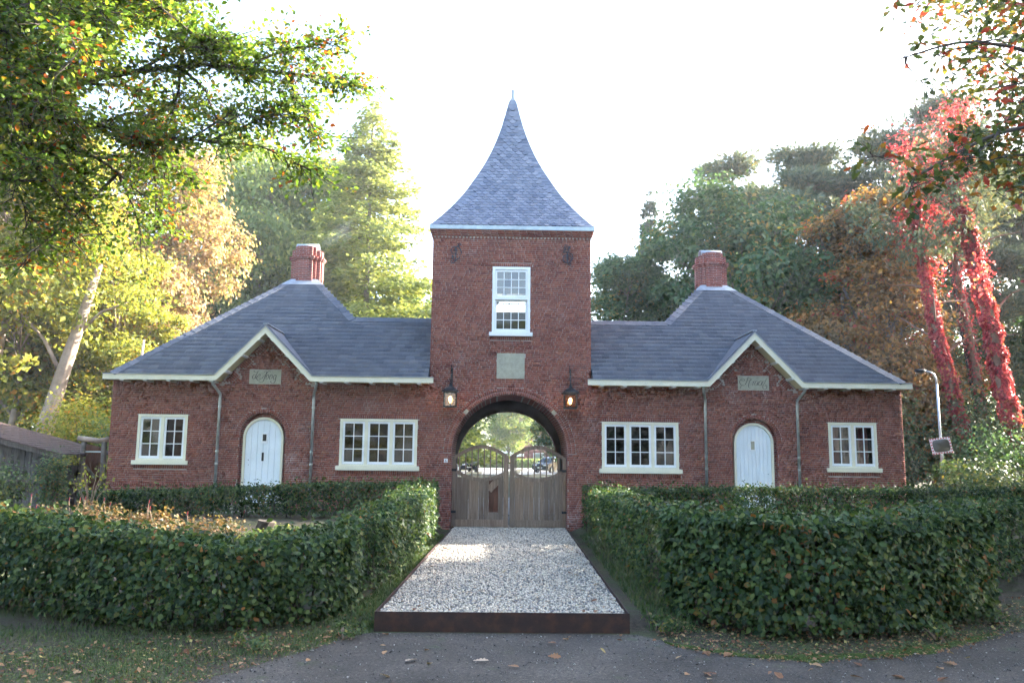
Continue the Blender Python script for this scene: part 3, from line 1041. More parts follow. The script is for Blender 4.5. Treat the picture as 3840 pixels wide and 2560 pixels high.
for s in (-1, 1):
    L = lodges[s]
    for a, b, z0, z1, nc in WINS:
        x0, x1 = sorted((s * a, s * b))
        window(L, x0 + .002, x1 - .002, z0, z1 - .002, nc, -.012, tilt=.35)
    # door
    cx = s * DOOR_X
    Rf = .575
    dsp = 3.075 - Rf
    fr = arch_band(cx, .64, dsp, Rf - .065, Rf, .10, .20).build('door_frame', 'cream', L)
    fill = arch_band(cx, .64, DOOR_SP - .02, Rf - .01, DOOR_R + .0, .205, .23).build('door_surround', 'brickwork', L)
    Rd = Rf - .068
    door = thing('x', (0, 0, 0), None, None) if False else None
    dm = MB()
    dm.prism([(cx - Rd, .66)] + [(p[0], p[1]) for p in arch_pts(cx, dsp, Rd, 20)] + [(cx + Rd, .66)], .150, .18)
    dr_ = dm.build('door', 'door_paint', L)
    npl = 6 if s < 0 else 9
    wpl = 2 * Rd / npl
    for i in range(npl):
        xa, xb = cx - Rd + i * wpl + .005, cx - Rd + (i + 1) * wpl - .005
        ta = dsp + math.sqrt(max(0, Rd ** 2 - (xa - cx) ** 2)) - .004; tb = dsp + math.sqrt(max(0, Rd ** 2 - (xb - cx) ** 2)) - .004
        tmid = dsp + math.sqrt(max(0, Rd ** 2 - ((xa + xb) / 2 - cx) ** 2)) - .004
        MB().prism([(xa, .665), (xb, .665), (xb, max(tb, .8)), ((xa + xb) / 2, tmid), (xa, max(ta, .8))], .136, .149).build('plank', 'door_paint', dr_)
    if s < 0:
        m = MB()
        for (u0, u1, v0, v1) in ((-.085, .085, 2.36, 2.62),):
            m.box((cx + u0 + .03, .118, v0), (cx + u1 + .03, .136, v0 + .035)); m.box((cx + u0 + .03, .118, v1 - .03), (cx + u1 + .03, .136, v1))
            m.box((cx + u0 + .03, .118, v0 + .035), (cx + u0 + .06, .136, v1 - .03)); m.box((cx + u1, .118, v0 + .035), (cx + u1 + .03, .136, v1 - .03))
        m.box((cx - .06, .112, 2.335), (cx + .12, .136, 2.358))
        m.build('hatch_frame', 'white_paint', dr_)
        MB().box((cx - .025, .128, 2.395), (cx + .085, .1355, 2.59)).build('hatch', 'black_iron', dr_)  # black plate stands in for the darkness inside the peep opening
        MB().box((cx - .03, .128, 1.83), (cx + .03, .1355, 2.07)).build('slot', 'black_iron', dr_)  # black plate again, for the unlit depth of the lower slot
        m = MB()
        m.tube([(cx - .40, .136, 1.86), (cx - .40, .11, 1.86)], .012, 8); m.tube([(cx - .39, .136, 1.72), (cx - .39, .11, 1.72)], .009, 8)
        m.build('door_knob', 'black_iron', dr_)
    else:
        m = MB()
        x0, x1, v0, v1 = cx - .11, cx + .06, 2.28, 2.58
        m.box((x0, .120, v0), (x1, .136, v0 + .03)); m.box((x0, .120, v1 - .03), (x1, .136, v1)); m.box((x0, .120, v0 + .03), (x0 + .03, .136, v1 - .03)); m.box((x1 - .03, .120, v0 + .03), (x1, .136, v1 - .03))
        m.build('hatch_frame', 'white_paint', dr_)
        MB().box((x0 + .03, .128, v0 + .03), (x1 - .03, .1355, v1 - .03)).build('hatch', 'stone', dr_)
        MB().tube([(cx + .40, .136, 1.62), (cx + .40, .10, 1.62)], .014, 8).build('door_knob', 'zinc', dr_)
    # door step
    m = MB(); m.box((cx - .8, -.55, .30), (cx + .8, .20, .62)); m.box((cx - 1.0, -.95, .2), (cx + 1.0, -.552, .46)); m.build('step', 'stone', L)

# tower sash window
def twin():
    x0, x1, z0, z1 = TWIN
    x0 += .002; x1 -= .002; z1 -= .002
    y = -.012
    fw = .085
    m = MB()
    m.box((x0, y, z0), (x0 + fw, y + .14, z1)); m.box((x1 - fw, y, z0), (x1, y + .14, z1)); m.box((x0 + fw, y, z1 - .085), (x1 - fw, y + .14, z1))
    zt = z0 + 0.97
    m.box((x0 + fw, y + .002, zt), (x1 - fw, y + .14, zt + .075))
    m.box((x0 + fw, y + .002, z0), (x1 - fw, y + .14, z0 + .04))
    win = m.build('window', 'white_paint', tower)
    MB().box((x0 - .075, y - .085, z0 - .115), (x1 + .075, y + .14, z0 - .002)).build('sill', 'white_paint', win)
    sash_unit(win, x0 + fw + .003, x1 - fw - .003, zt + .078, z1 - .10, y + .018, 4, 3, 'white_paint', .9, .05, .06, .022, 'sash_glass')
    sash_unit(win, x0 + fw + .003, x1 - fw - .003, z0 + .043, zt - .003, y + .075, 4, 3, 'white_paint', .35, .045, .07, .022)
twin()

# stone plaques and carved names
def ribbon(strokes, to3, wfun, name, mat, parent):
    m = MB()
    for st in strokes:
        pts = [Vector(p) for p in st]
        # catmull-rom smoothing
        sm = []
        for i in range(len(pts) - 1):
            p0 = pts[max(i - 1, 0)]; p1 = pts[i]; p2 = pts[i + 1]; p3 = pts[min(i + 2, len(pts) - 1)]
            for t in np.arange(0, 1, .2):
                sm.append(.5 * ((2 * p1) + (-p0 + p2) * t + (2 * p0 - 5 * p1 + 4 * p2 - p3) * t * t + (-p0 + 3 * p1 - 3 * p2 + p3) * t ** 3))
        sm.append(pts[-1])
        vs = []; n = len(sm)
        for i, p in enumerate(sm):
            d = (sm[min(i + 1, n - 1)] - sm[max(i - 1, 0)])
            d = d.normalized() if d.length > 1e-6 else Vector((1, 0))
            nn = Vector((-d.y, d.x))
            wd = wfun(d) * (0.35 + 0.65 * math.sin(math.pi * min(1, (i + .6) / n)) ** .5)
            vs.append(to3(p + nn * wd)); vs.append(to3(p - nn * wd))
        m.add(vs, [(2 * i, 2 * i + 1, 2 * i + 3, 2 * i + 2) for i in range(n - 1)])
    return m.build(name, mat, parent)
def ell(cx, cy, rx, ry, sl=.25, n=12, a0=60, a1=420):
    return [(cx + rx * math.cos(R(a0 + (a1 - a0) * i / n)) - sl * ry * math.sin(R(a0 + (a1 - a0) * i / n)), cy + ry * math.sin(R(a0 + (a1 - a0) * i / n))) for i in range(n + 1)]
HOOG = [[(655, 605), (580, 635), (530, 720), (545, 800), (590, 815), (650, 760), (690, 640), (735, 540), (780, 455)],
        [(780, 455), (740, 510), (660, 520), (580, 485), (610, 455)],
        [(690, 640), (660, 740), (680, 800)],
        [(760, 740), (850, 690), (870, 620), (840, 600), (770, 660), (715, 760), (735, 840), (800, 890), (860, 850)],
        [(1150, 465), (1080, 480), (1035, 510)],
        [(1165, 470), (1150, 540), (1110, 640), (1065, 780), (1030, 900), (960, 960), (870, 950), (830, 920)],
        [(1345, 495), (1300, 470), (1240, 470), (1180, 530), (1120, 650), (1090, 740)],
        [(1060, 640), (960, 780), (880, 820), (850, 780)],
        ell(1195, 725, 52, 112), ell(1355, 725, 55, 112), ell(1525, 730, 55, 108),
        [(1600, 640), (1575, 800), (1550, 920), (1480, 1000), (1390, 985), (1340, 920), (1400, 890)]]
STRAAT = [[(590, 640), (560, 600), (620, 570), (655, 640), (600, 690), (520, 660), (500, 590)],
          [(600, 545), (480, 580), (410, 720), (440, 840), (540, 900), (660, 945)],
          [(1000, 515), (920, 530), (860, 480), (820, 580), (760, 740), (700, 850), (600, 890), (480, 940), (420, 1040), (470, 1080)],
          [(1010, 530), (950, 650), (880, 820), (860, 940), (900, 1030), (990, 1040)], [(880, 660), (960, 640), (1050, 585)],
          [(1080, 680), (1120, 730), (1090, 840), (1070, 900)], [(1110, 740), (1150, 690), (1205, 680)],
          [(1390, 665), (1300, 655), (1220, 730), (1180, 840), (1220, 905), (1300, 860), (1380, 690), (1330, 870), (1370, 890)],
          [(1610, 665), (1510, 655), (1430, 730), (1390, 840), (1430, 905), (1510, 860), (1600, 690), (1550, 870), (1590, 890)],
          [(1820, 515), (1740, 700), (1650, 850), (1600, 970), (1640, 1070), (1730, 1080), (1810, 1000), (1800, 900), (1740, 880), (1720, 940), (1760, 960)],
          [(1620, 700), (1700, 670), (1800, 650)]]
for s, strokes, bx in ((-1, HOOG, (385, 1800, 410, 1035)), (1, STRAAT, (325, 1930, 430, 1140))):
    x0, x1 = sorted((s * 6.62, s * 7.52))
    pl = MB().box((x0, -.012, 4.025), (x1, .03, 4.425)).build('name_stone', 'stone', lodges[s])
    pl['label'] = 'pale stone carved with the script word ' + ('de Hoog' if s < 0 else 'Straat')
    kx = (x1 - x0) / (bx[1] - bx[0]); kz = .40 / (bx[3] - bx[2])
    ribbon(strokes, lambda p: (x0 + (p.x - bx[0]) * kx, -.0145, 4.425 - (p.y - bx[2]) * kz),
           lambda d: 7 + 11 * abs(d.y) ** 2, 'lettering', 'letter_cut', pl)
MB().box((-.40, -.010, 4.27), (.402, .03, 5.008)).build('blank_stone', 'stone', tower)

# wrought iron wall anchors
AL = [[(300, 262), (300, 480)], [(320, 262), (262, 262), (222, 315), (245, 365), (305, 362), (318, 310), (285, 288), (262, 312), (285, 325)],
      [(318, 250), (362, 288), (382, 350), (352, 432), (295, 468), (265, 508), (232, 508), (225, 480), (250, 474)],
      [(318, 252), (345, 250), (372, 232), (352, 208), (325, 222), (340, 240)], [(296, 470), (270, 455), (240, 430), (250, 405), (275, 412), (268, 435)]]
AR = [[(1908, 345), (1908, 500)], ell(1905, 440, 62, 62, 0, 14), [(1905, 440), (1885, 430), (1895, 405), (1925, 412), (1930, 450), (1900, 465)],
      [(1850, 345), (1920, 338), (1978, 378), (1992, 430), (1950, 488), (1915, 500), (1925, 530), (1955, 540), (1962, 515), (1940, 508)],
      [(1852, 342), (1872, 300), (1868, 262), (1880, 232), (1908, 236), (1912, 262), (1888, 268)], [(1872, 300), (1910, 300), (1940, 288), (1945, 262), (1922, 258), (1925, 300), (1935, 335)]]
for strokes, cx, cz_, ox, oz in ((AL, -1.655, 7.95, 300, 362), (AR, 1.64, 7.95, 1908, 385)):
    m = MB()
    for st in strokes:
        m.tube([(cx + (p[0] - ox) / 3.92 / 127, -.03, cz_ - (p[1] - oz) / 3.92 / 127) for p in st], .014, 6)
    for p in ((strokes[0][0][0], strokes[0][0][1] + 40), strokes[-1][3]):
        m.tube([(cx + (p[0] - ox) / 3.92 / 127, -.045, cz_ - (p[1] - oz) / 3.92 / 127), (cx + (p[0] - ox) / 3.92 / 127, .01, cz_ - (p[1] - oz) / 3.92 / 127)], .03, 8)
    m.build('wall_anchor', 'iron_scroll', tower)
# ------------------------------------------------------------------ roofs
TH = math.atan(ROOF_T)
PK = (6.615, 7.47, 4.05)           # inner x, outer x, y of the flat top round the chimney
RJ = (4.91, 2.0)                   # where the inner hip meets the low ridge
FOOT = 11.27
GZ, GS = 5.64, 1.03                # gable roof ridge height and slope
def xo(y): return FOOT + (PK[1] - FOOT) * (y - EAVE_Y) / (PK[2] - EAVE_Y)
def xi(y): return 2.345 if y <= RJ[1] else RJ[0] + (PK[0] - RJ[0]) * (y - RJ[1]) / (PK[2] - RJ[1])
YV = EAVE_Y + (GZ - EAVE_Z) / ROOF_T
NRM = Vector((0, -math.sin(TH), math.cos(TH)))
SLD, SLW, SLG = .30, .245, .218
def slate_mesh(wd):
    V = np.array([(0, 0, 0.004), (wd, 0, 0.004), (wd, SLD, 0.003), (0, SLD, 0.003), (0, 0, 0.026), (wd, 0, 0.026), (wd, SLD, 0.012), (0, SLD, 0.012)], float)
    return V, np.array([(4, 5, 6, 7), (0, 1, 5, 4), (1, 2, 6, 5), (3, 0, 4, 7)])
SV, SF_ALL = slate_mesh(SLW - .008)
for s in (-1, 1):
    L = lodges[s]
    SF = SF_ALL[:2]
    ME_SL = np_mesh('slate', SV, SF, 'slate')
    full, cut = [], []
    r_ = 0
    t = -.03
    while True:
        y = EAVE_Y + t * math.cos(TH)
        ym = y + SLG * .5 * math.cos(TH)
        if ym > PK[2] - .1: break
        a_, b_ = xi(ym), xo(ym)
        x = a_ - (r_ % 2) * SLW / 2 - rnd.random() * .02
        while x < b_:
            x0, x1 = max(x, a_), min(x + SLW - .008, b_)
            zc_ = roof_z(ym)
            xm = (x0 + x1) / 2
            if x1 - x0 > .03:
                lim = GZ - GS * abs(xm - GAP_X)
                if zc_ > lim + .03:
                    wx = s * x0 if s > 0 else s * x1
                    (full if x1 - x0 > SLW - .009 else cut).append((wx, x1 - x0, y, roof_z(y)))
            x += SLW
        t += SLG; r_ += 1
    rot = Matrix.Rotation(TH, 4, 'X')
    full.sort(key=lambda q: q[3] + abs(abs(q[0]) - 7) * .15)
    for q in full[:300]:
        link('slate', ME_SL, L, Matrix.Translation((q[0], q[2], q[3])) @ Matrix.Rotation(R(rnd.gauss(0, .06)), 4, 'Y') @ rot @ Matrix.Rotation(R(rnd.gauss(0, .08)), 4, 'X'))
    Vs, Fs = [], []
    for i, q in enumerate(full[300:] + cut):
        v = SV.copy(); v[:, 0] *= q[1] / (SLW - .008)
        a2 = TH + R(rnd.gauss(0, .2)); cA, sA = math.cos(a2), math.sin(a2)
        v = np.stack([v[:, 0] + q[0], v[:, 1] * cA - v[:, 2] * sA + q[2], v[:, 1] * sA + v[:, 2] * cA + q[3]], -1)
        Vs.append(v); Fs.append(SF + 8 * i)
    o = link('slates', np_mesh('slates', np.concatenate(Vs), np.concatenate(Fs), 'slate'), L); o['kind'] = 'stuff'
    # roof body under the slates
    m = MB()
    f = lambda x, y, z: (s * x, y, z)
    zt = roof_z(PK[2])
    m.add([f(FOOT, EAVE_Y, EAVE_Z), f(GAP_X + (GZ - EAVE_Z) / GS, EAVE_Y, EAVE_Z), f(GAP_X, YV, GZ), f(GAP_X - (GZ - EAVE_Z) / GS, EAVE_Y, EAVE_Z), f(2.34, EAVE_Y, EAVE_Z),
           f(2.34, RJ[1], roof_z(RJ[1])), f(RJ[0], RJ[1], roof_z(RJ[1])), f(PK[0], PK[2], zt), f(PK[1], PK[2], zt)],
          [(0, 1, 2, 8), (2, 3, 4, 5, 6, 7), (2, 7, 8)])
    m.add([f(FOOT, EAVE_Y, EAVE_Z), f(PK[1], PK[2], zt), f(PK[1], PK[2] + .6, zt), f(FOOT, 8.5, EAVE_Z)], [(0, 1, 2, 3)])
    m.add([f(PK[0], PK[2], zt), f(PK[0], PK[2] + .6, zt), f(3.0, 8.5, EAVE_Z), f(3.0, 4.3, EAVE_Z), f(RJ[0], RJ[1], roof_z(RJ[1]))], [(0, 1, 2, 3, 4)])
    m.add([f(PK[0], PK[2] + .6, zt), f(PK[1], PK[2] + .6, zt), f(FOOT, 8.5, EAVE_Z), f(3.0, 8.5, EAVE_Z)], [(0, 1, 2, 3)])
    m.add([f(PK[0], PK[2], zt), f(PK[1], PK[2], zt), f(PK[1], PK[2] + .6, zt), f(PK[0], PK[2] + .6, zt)], [(0, 1, 2, 3)])
    m.add([f(2.34, RJ[1], roof_z(RJ[1])), f(RJ[0], RJ[1], roof_z(RJ[1])), f(3.0, 4.3, EAVE_Z), f(2.34, 4.4, EAVE_Z)], [(0, 1, 2, 3)])
    m.build('roof', 'slate', L)
    # gable roof
    m = MB()
    k = (GZ + .02 - 4.235) / GS
    for q in (-1, 1):
        a3 = [f(GAP_X, -.53, GZ + .02), f(GAP_X, YV + .02, GZ + .02), f(GAP_X + q * k, EAVE_Y + .02, 4.235), f(GAP_X + q * k, -.53, 4.235)]
        m.add(a3 + [(p[0], p[1], p[2] + .035) for p in a3], [(0, 1, 2, 3), (4, 5, 6, 7), (0, 3, 7, 4), (2, 1, 5, 6)])
    m.build('gable_roof', 'slate', L)
    m = MB(); m.bar(f(GAP_X, -.54, GZ + .055), f(GAP_X, YV + .03, GZ + .055), .14, .03); m.build('gable_ridge', 'lead', L)
    # fascia: one cream board that bends up over the gable
    top = [(11.47, 4.215), (8.36, 4.215), (GAP_X, 5.63), (5.61, 4.215), (2.19, 4.215)]
    bot = [(2.19, 4.065), (5.665, 4.065), (GAP_X, 5.42), (8.305, 4.065), (11.47, 4.065)]
    for i in range(4):
        pa, pb, qa, qb = top[i], top[i + 1], bot[4 - i], bot[3 - i]
        m = MB(); m.prism([(s * pa[0], pa[1]), (s * pb[0], pb[1]), (s * qb[0], qb[1]), (s * qa[0], qa[1])], -.525, -.495)
        m.build('fascia' if i in (0, 3) else 'verge_board', 'cream', L)
        m = MB(); m.bar((s * pa[0], -.515, pa[1] + .012), (s * pb[0], -.515, pb[1] + .012), .075, .022, (0, 0, 1)); m.build('drip_edge', 'lead', L)
    m = MB()
    m.box((s * 11.44, -.494, 4.075), (s * 8.3, .004, 4.095)); m.box((s * 5.67, -.494, 4.075), (s * 2.345, .004, 4.095))
    for q in (-1, 1):
        a3 = [f(GAP_X, -.494, 5.44), f(GAP_X, .004, 5.44), f(GAP_X + q * 1.315, .004, 4.085), f(GAP_X + q * 1.315, -.494, 4.085)]
        m.add(a3 + [(p[0], p[1], p[2] + .02) for p in a3], [(0, 1, 2, 3), (4, 5, 6, 7), (0, 3, 7, 4)])
    m.build('soffit', 'soffit', L)
    for x in (10.95, 10.3, 9.65, 9.0, 8.45, 5.35, 4.65, 3.95, 3.25, 2.6):
        MB().box((s * (x - .055), -.49, 4.03), (s * (x + .055), .02, 4.076)).build('rafter_end', 'white_paint', L)
    for q in (-1, 1):
        for fr_ in (.18, .52, .86):
            xx = GAP_X + q * 1.30 * (1 - fr_); zz = 4.10 + 1.35 * fr_
            m = MB(); m.bar(f(xx, -.49, zz - .015), f(xx, .02, zz - .015), .075, .05, (q * .7 * s, 0, .7)); m.build('rafter_end', 'white_paint', L)
    # hip and ridge slates
    def caps(A, B, inward, name, step=.27, wd=.21):
        A = Vector(A); B = Vector(B); h = (B - A); ln = h.length; h.normalize()
        tdir = NRM.cross(h); tdir.normalize()
        if tdir.dot(Vector(inward)) < 0: tdir = -tdir
        n = int(ln / step)
        for i in range(n):
            p = A + h * (ln * i / n)
            c = []
            for (u, v_, hh) in ((-.02, -.02, .046), (step * 1.18, -.02, .036), (step * 1.18, wd, .026), (-.02, wd * .97, .038)):
                c.append(p + h * u + tdir * v_ + NRM * hh)
            d = [q - NRM * .02 for q in c]
            MB().add(c + d, [(0, 1, 2, 3), (3, 2, 6, 7), (0, 3, 7, 4), (1, 0, 4, 5)]).build(name, 'slate', L)
    caps(f(FOOT, EAVE_Y, EAVE_Z), f(PK[1], PK[2], zt), f(-1, 0, 0), 'hip_slate')
    caps(f(RJ[0], RJ[1], roof_z(RJ[1])), f(PK[0], PK[2], zt), f(1, 0, 0), 'hip_slate')
    caps(f(2.36, RJ[1], roof_z(RJ[1])), f(RJ[0] + .05, RJ[1], roof_z(RJ[1])), (0, -1, -1), 'ridge_slate', .3, .17)
    # lead apron round the chimney foot
    m = MB()
    e1 = [Vector(f(x, y, roof_z(y))) + NRM * .05 for x, y in ((xo(3.75) + .03, 3.75), (xi(3.75) - .03, 3.75), (PK[0] - .02, PK[2]), (PK[1] + .02, PK[2]))]
    m.add(e1, [(0, 1, 2, 3)])
    m.add([f(PK[1] + .02, PK[2], zt + .04), f(PK[0] - .02, PK[2], zt + .04), f(PK[0] - .02, PK[2] + .6, zt + .04), f(PK[1] + .02, PK[2] + .6, zt + .04)], [(0, 1, 2, 3)])
    m.build('lead_apron', 'lead', L)
    # chimney stack: stepped plan with pilasters, corbel band and rounded metal hood
    cx, cyy = s * 7.045, 4.42
    plan = [(.495, .27), (.37, .37), (.27, .495), (.135, .53), (.53, .135)]
    def stack(m, z0, z1, gr):
        for hx, hy in plan:
            m.box((cx - hx - gr, cyy - hy - gr, z0), (cx + hx + gr, cyy + hy + gr, z1))
    m = MB()
    for i, (hx, hy) in enumerate(plan):
        gr = 0; zb = zt - .35 if i < 3 else zt + .06
        e_ = i * .0011
        m.box((cx - hx - e_, cyy - hy - e_, zb), (cx + hx + e_, cyy + hy + e_, 8.66 + e_))
        m.box((cx - hx - .035 - e_, cyy - hy - .035 - e_, 8.661 + e_), (cx + hx + .035 + e_, cyy + hy + .035 + e_, 8.70 + e_))
        m.box((cx - hx - .06 - e_, cyy - hy - .06 - e_, 8.701 + e_), (cx + hx + .06 + e_, cyy + hy + .06 + e_, 8.775 + e_))
        m.box((cx - hx + .015 - e_, cyy - hy + .015 - e_, 8.776 + e_), (cx + hx - .015 + e_, cyy + hy - .015 + e_, 9.02 + e_ + (.10 if i in (1, 2, 3) else 0)))
    ch = m.build('chimney', 'brickwork', L)
    m = MB()
    n = 12; hl = .37; rr = .24
    for r2 in (rr, rr - .015):
        pass
    vs = []; fs = []
    for i in range(n + 1):
        a3 = math.pi * i / n
        for r2 in (rr, rr - .02):
            for x in (-hl, hl):
                vs.append((cx + x, cyy - r2 * math.cos(a3) * 1.1, 9.06 + r2 * math.sin(a3)))
    for i in range(n):
        b0 = i * 4
        fs += [(b0, b0 + 1, b0 + 5, b0 + 4), (b0 + 2, b0 + 6, b0 + 7, b0 + 3), (b0, b0 + 4, b0 + 6, b0 + 2), (b0 + 1, b0 + 3, b0 + 7, b0 + 5)]
    m.add(vs, fs)
    m.build('chimney_hood', 'lead', ch, True)
    # downpipes
    for xw, xt in ((8.30, 8.42), (5.63, 5.51)):
        pts = [f(xt, -.42, 4.10), f(xt, -.40, 3.98), f((xw + xt) / 2, -.22, 3.84), f(xw, -.085, 3.72), f(xw, -.07, 3.6), f(xw, -.07, .42)]
        dp = MB().tube(pts, .042, 10).build('downpipe', 'galvanised', L, True)
        m = MB()
        for z in (3.35, 2.1, 1.75):
            m.tube([f(xw, -.07, z - .025), f(xw, -.07, z + .025)], .05, 10); m.box(f(xw - .012, -.07, z - .01), f(xw + .012, .012, z + .01))
        m.build('bracket', 'galvanised', dp)
# rows of lodge interior curtain in the right-hand small window
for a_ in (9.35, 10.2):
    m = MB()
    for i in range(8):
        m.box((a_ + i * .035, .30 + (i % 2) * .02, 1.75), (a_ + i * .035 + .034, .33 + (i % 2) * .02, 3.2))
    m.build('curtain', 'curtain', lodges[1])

# ------------------------------------------------------------------ spire
PRO = [(13.756, .095), (13.23, .212), (12.704, .343), (12.177, .5), (11.642, .696), (11.102, .93), (10.556, 1.212), (10.02, 1.502), (9.474, 1.866), (8.924, 2.291), (8.79, 2.425)]
pz = np.array([p[0] for p in PRO[::-1]]); pw = np.array([p[1] for p in PRO[::-1]])
SCY = 2.325
zf = np.linspace(8.79, 13.756, 400)
# smooth the profile a little
wf = np.interp(zf, pz, pw)
ker = np.ones(35) / 35
wpad = np.concatenate([wf[0] + (wf[0] - wf[1:18])[::-1] * 1.0, wf, wf[-1] - (wf[-18:-1][::-1] - wf[-1])])
wf2 = np.convolve(wpad, ker, 'valid')[:400]
wf = np.where((zf > 8.95) & (zf < 13.6), wf2, wf)
arc = np.concatenate([[0], np.cumsum(np.hypot(np.diff(zf), np.diff(wf)))])
def sp_at(sv):
    z = np.interp(sv, arc, zf); w_ = np.interp(sv, arc, wf)
    dz = np.interp(sv + .05, arc, zf) - np.interp(sv - .05, arc, zf); dw = np.interp(sv + .05, arc, wf) - np.interp(sv - .05, arc, wf)
    return float(z), float(w_), math.atan2(dz, -dw)
m = MB()
sv = np.linspace(0, arc[-1], 40)
for k in range(4):
    vs = []
    for q in sv:
        z, w_, a3 = sp_at(q)
        for e_ in (-1, 1):
            p = Vector((e_ * w_, -w_, z)); p.rotate(Matrix.Rotation(k * math.pi / 2, 3, 'Z')); vs.append((p.x, p.y + SCY, p.z))
    m.add(vs, [(2 * i, 2 * i + 1, 2 * i + 3, 2 * i + 2) for i in range(len(sv) - 1)])
m.build('spire', 'spire_slate', tower, True)
SW, SG = .205, .128
def scale_geo():
    n = 7
    arcp = [(-SW / 2 * .98 * math.cos(math.pi * i / n), SW / 2 * .98 * (1 - math.sin(math.pi * i / n))) for i in range(n + 1)]
    poly = arcp + [(SW * .49, .27), (-SW * .49, .27)]
    k = len(poly)
    V = [(x, y, .040 - .125 * y) for x, y in poly] + [(x, y, -.004 - .02 * y) for x, y in arcp]
    F = [tuple(range(k))] + [(i, k + i, k + i + 1, i + 1) for i in range(n)]
    return V, F
scV, scF = scale_geo()
sm_ = bpy.data.meshes.new('scale_slate'); sm_.from_pydata(scV, [], scF); sm_.materials.append(MT['spire_slate']); sm_.update()
cand = []
r_ = 0; q = .0
while q < arc[-1] - .25:
    z, w_, a3 = sp_at(q + .06)
    z0, w0, _ = sp_at(q)
    lim = w_ - (.20 if w_ > .5 else .10)
    nx = int(lim / SW) + 2
    for i in range(-nx, nx + 1):
        x = (i + (.5 if r_ % 2 else 0)) * SW
        if abs(x) <= lim - SW * .30:
            cand.append((x, z0, w0, a3))
    q += SG; r_ += 1
def scale_M(c, k):
    M4 = Matrix.Translation((0, SCY, 0)) @ Matrix.Rotation(k * math.pi / 2, 4, 'Z')
    return M4 @ Matrix.Translation((c[0], -c[2], c[1])) @ Matrix.Rotation(c[3], 4, 'X') @ Matrix.Rotation(R(rnd.gauss(0, .7)), 4, 'Z')
for c in cand[:300]:
    link('scale_slate', sm_, tower, scale_M(c, 0))
bm = bmesh.new()
for k in range(4):
    for c in (cand[300:] if k == 0 else cand):
        M4 = scale_M(c, k)
        vv = [bm.verts.new(M4 @ Vector(v)) for v in scV]
        for f_ in scF: bm.faces.new([vv[i] for i in f_])
me = bpy.data.meshes.new('scale_slates'); bm.to_mesh(me); bm.free(); me.materials.append(MT['spire_slate'])
o = link('scale_slates', me, tower); o['kind'] = 'stuff'
m = MB()                         # straight slates along the hips
for k in range(4):
    q = 0
    while q < arc[-1] - .1:
        z0, w0, a0 = sp_at(q); z1, w1, a1 = sp_at(min(q + SG * 1.08, arc[-1]))
        wd = .27 if w0 > .5 else w0 * .5
        for e_ in (-1, 1):
            ps = []
            for (zz, ww, a3, hh) in ((z0, w0, a0, .022), (z1, w1, a1, .008)):
                nr = Vector((0, -math.sin(a3), math.cos(a3)))
                for xx in (ww + .012, ww - wd + rnd.random() * .03):
                    p = Vector((e_ * xx, -ww, zz)) + nr * hh; ps.append(p)
            ps += [ps[0] - Vector((0, 0, .016)), ps[1] - Vector((0, 0, .016))]
            out_ = []
            for p in ps:
                p = p.copy(); p.rotate(Matrix.Rotation(k * math.pi / 2, 3, 'Z')); out_.append((p.x, p.y + SCY, p.z))
            m.add(out_, [(0, 1, 3, 2), (0, 1, 5, 4)])
        q += SG
o = m.build('edge_slates', 'spire_slate', tower); o['kind'] = 'stuff'
m = MB()
wz = 2.445
for k in range(4):
    vs = []
    for (ww, z) in ((wz, 8.672), (wz, 8.79), (wz - .12, 8.80), (wz - .12, 8.672)):
        for e_ in (-1, 1):
            p = Vector((e_ * ww, -ww, z)); p.rotate(Matrix.Rotation(k * math.pi / 2, 3, 'Z')); vs.append((p.x, p.y + SCY, p.z))
    m.add(vs, [(0, 1, 3, 2), (2, 3, 5, 4), (4, 5, 7, 6), (6, 7, 1, 0)])
m.build('eave_band', 'zinc', tower)
m = MB()
m.add([(-.115, SCY - .115, 13.66), (.115, SCY - .115, 13.66), (.115, SCY + .115, 13.66), (-.115, SCY + .115, 13.66), (-.05, SCY - .05, 13.86), (.05, SCY - .05, 13.86), (.05, SCY + .05, 13.86), (-.05, SCY + .05, 13.86)],
      [(0, 1, 5, 4), (1, 2, 6, 5), (2, 3, 7, 6), (3, 0, 4, 7), (4, 5, 6, 7)])
m.box((-.048, SCY - .048, 13.85), (.048, SCY + .048, 14.15))
m.build('finial', 'lead', tower)

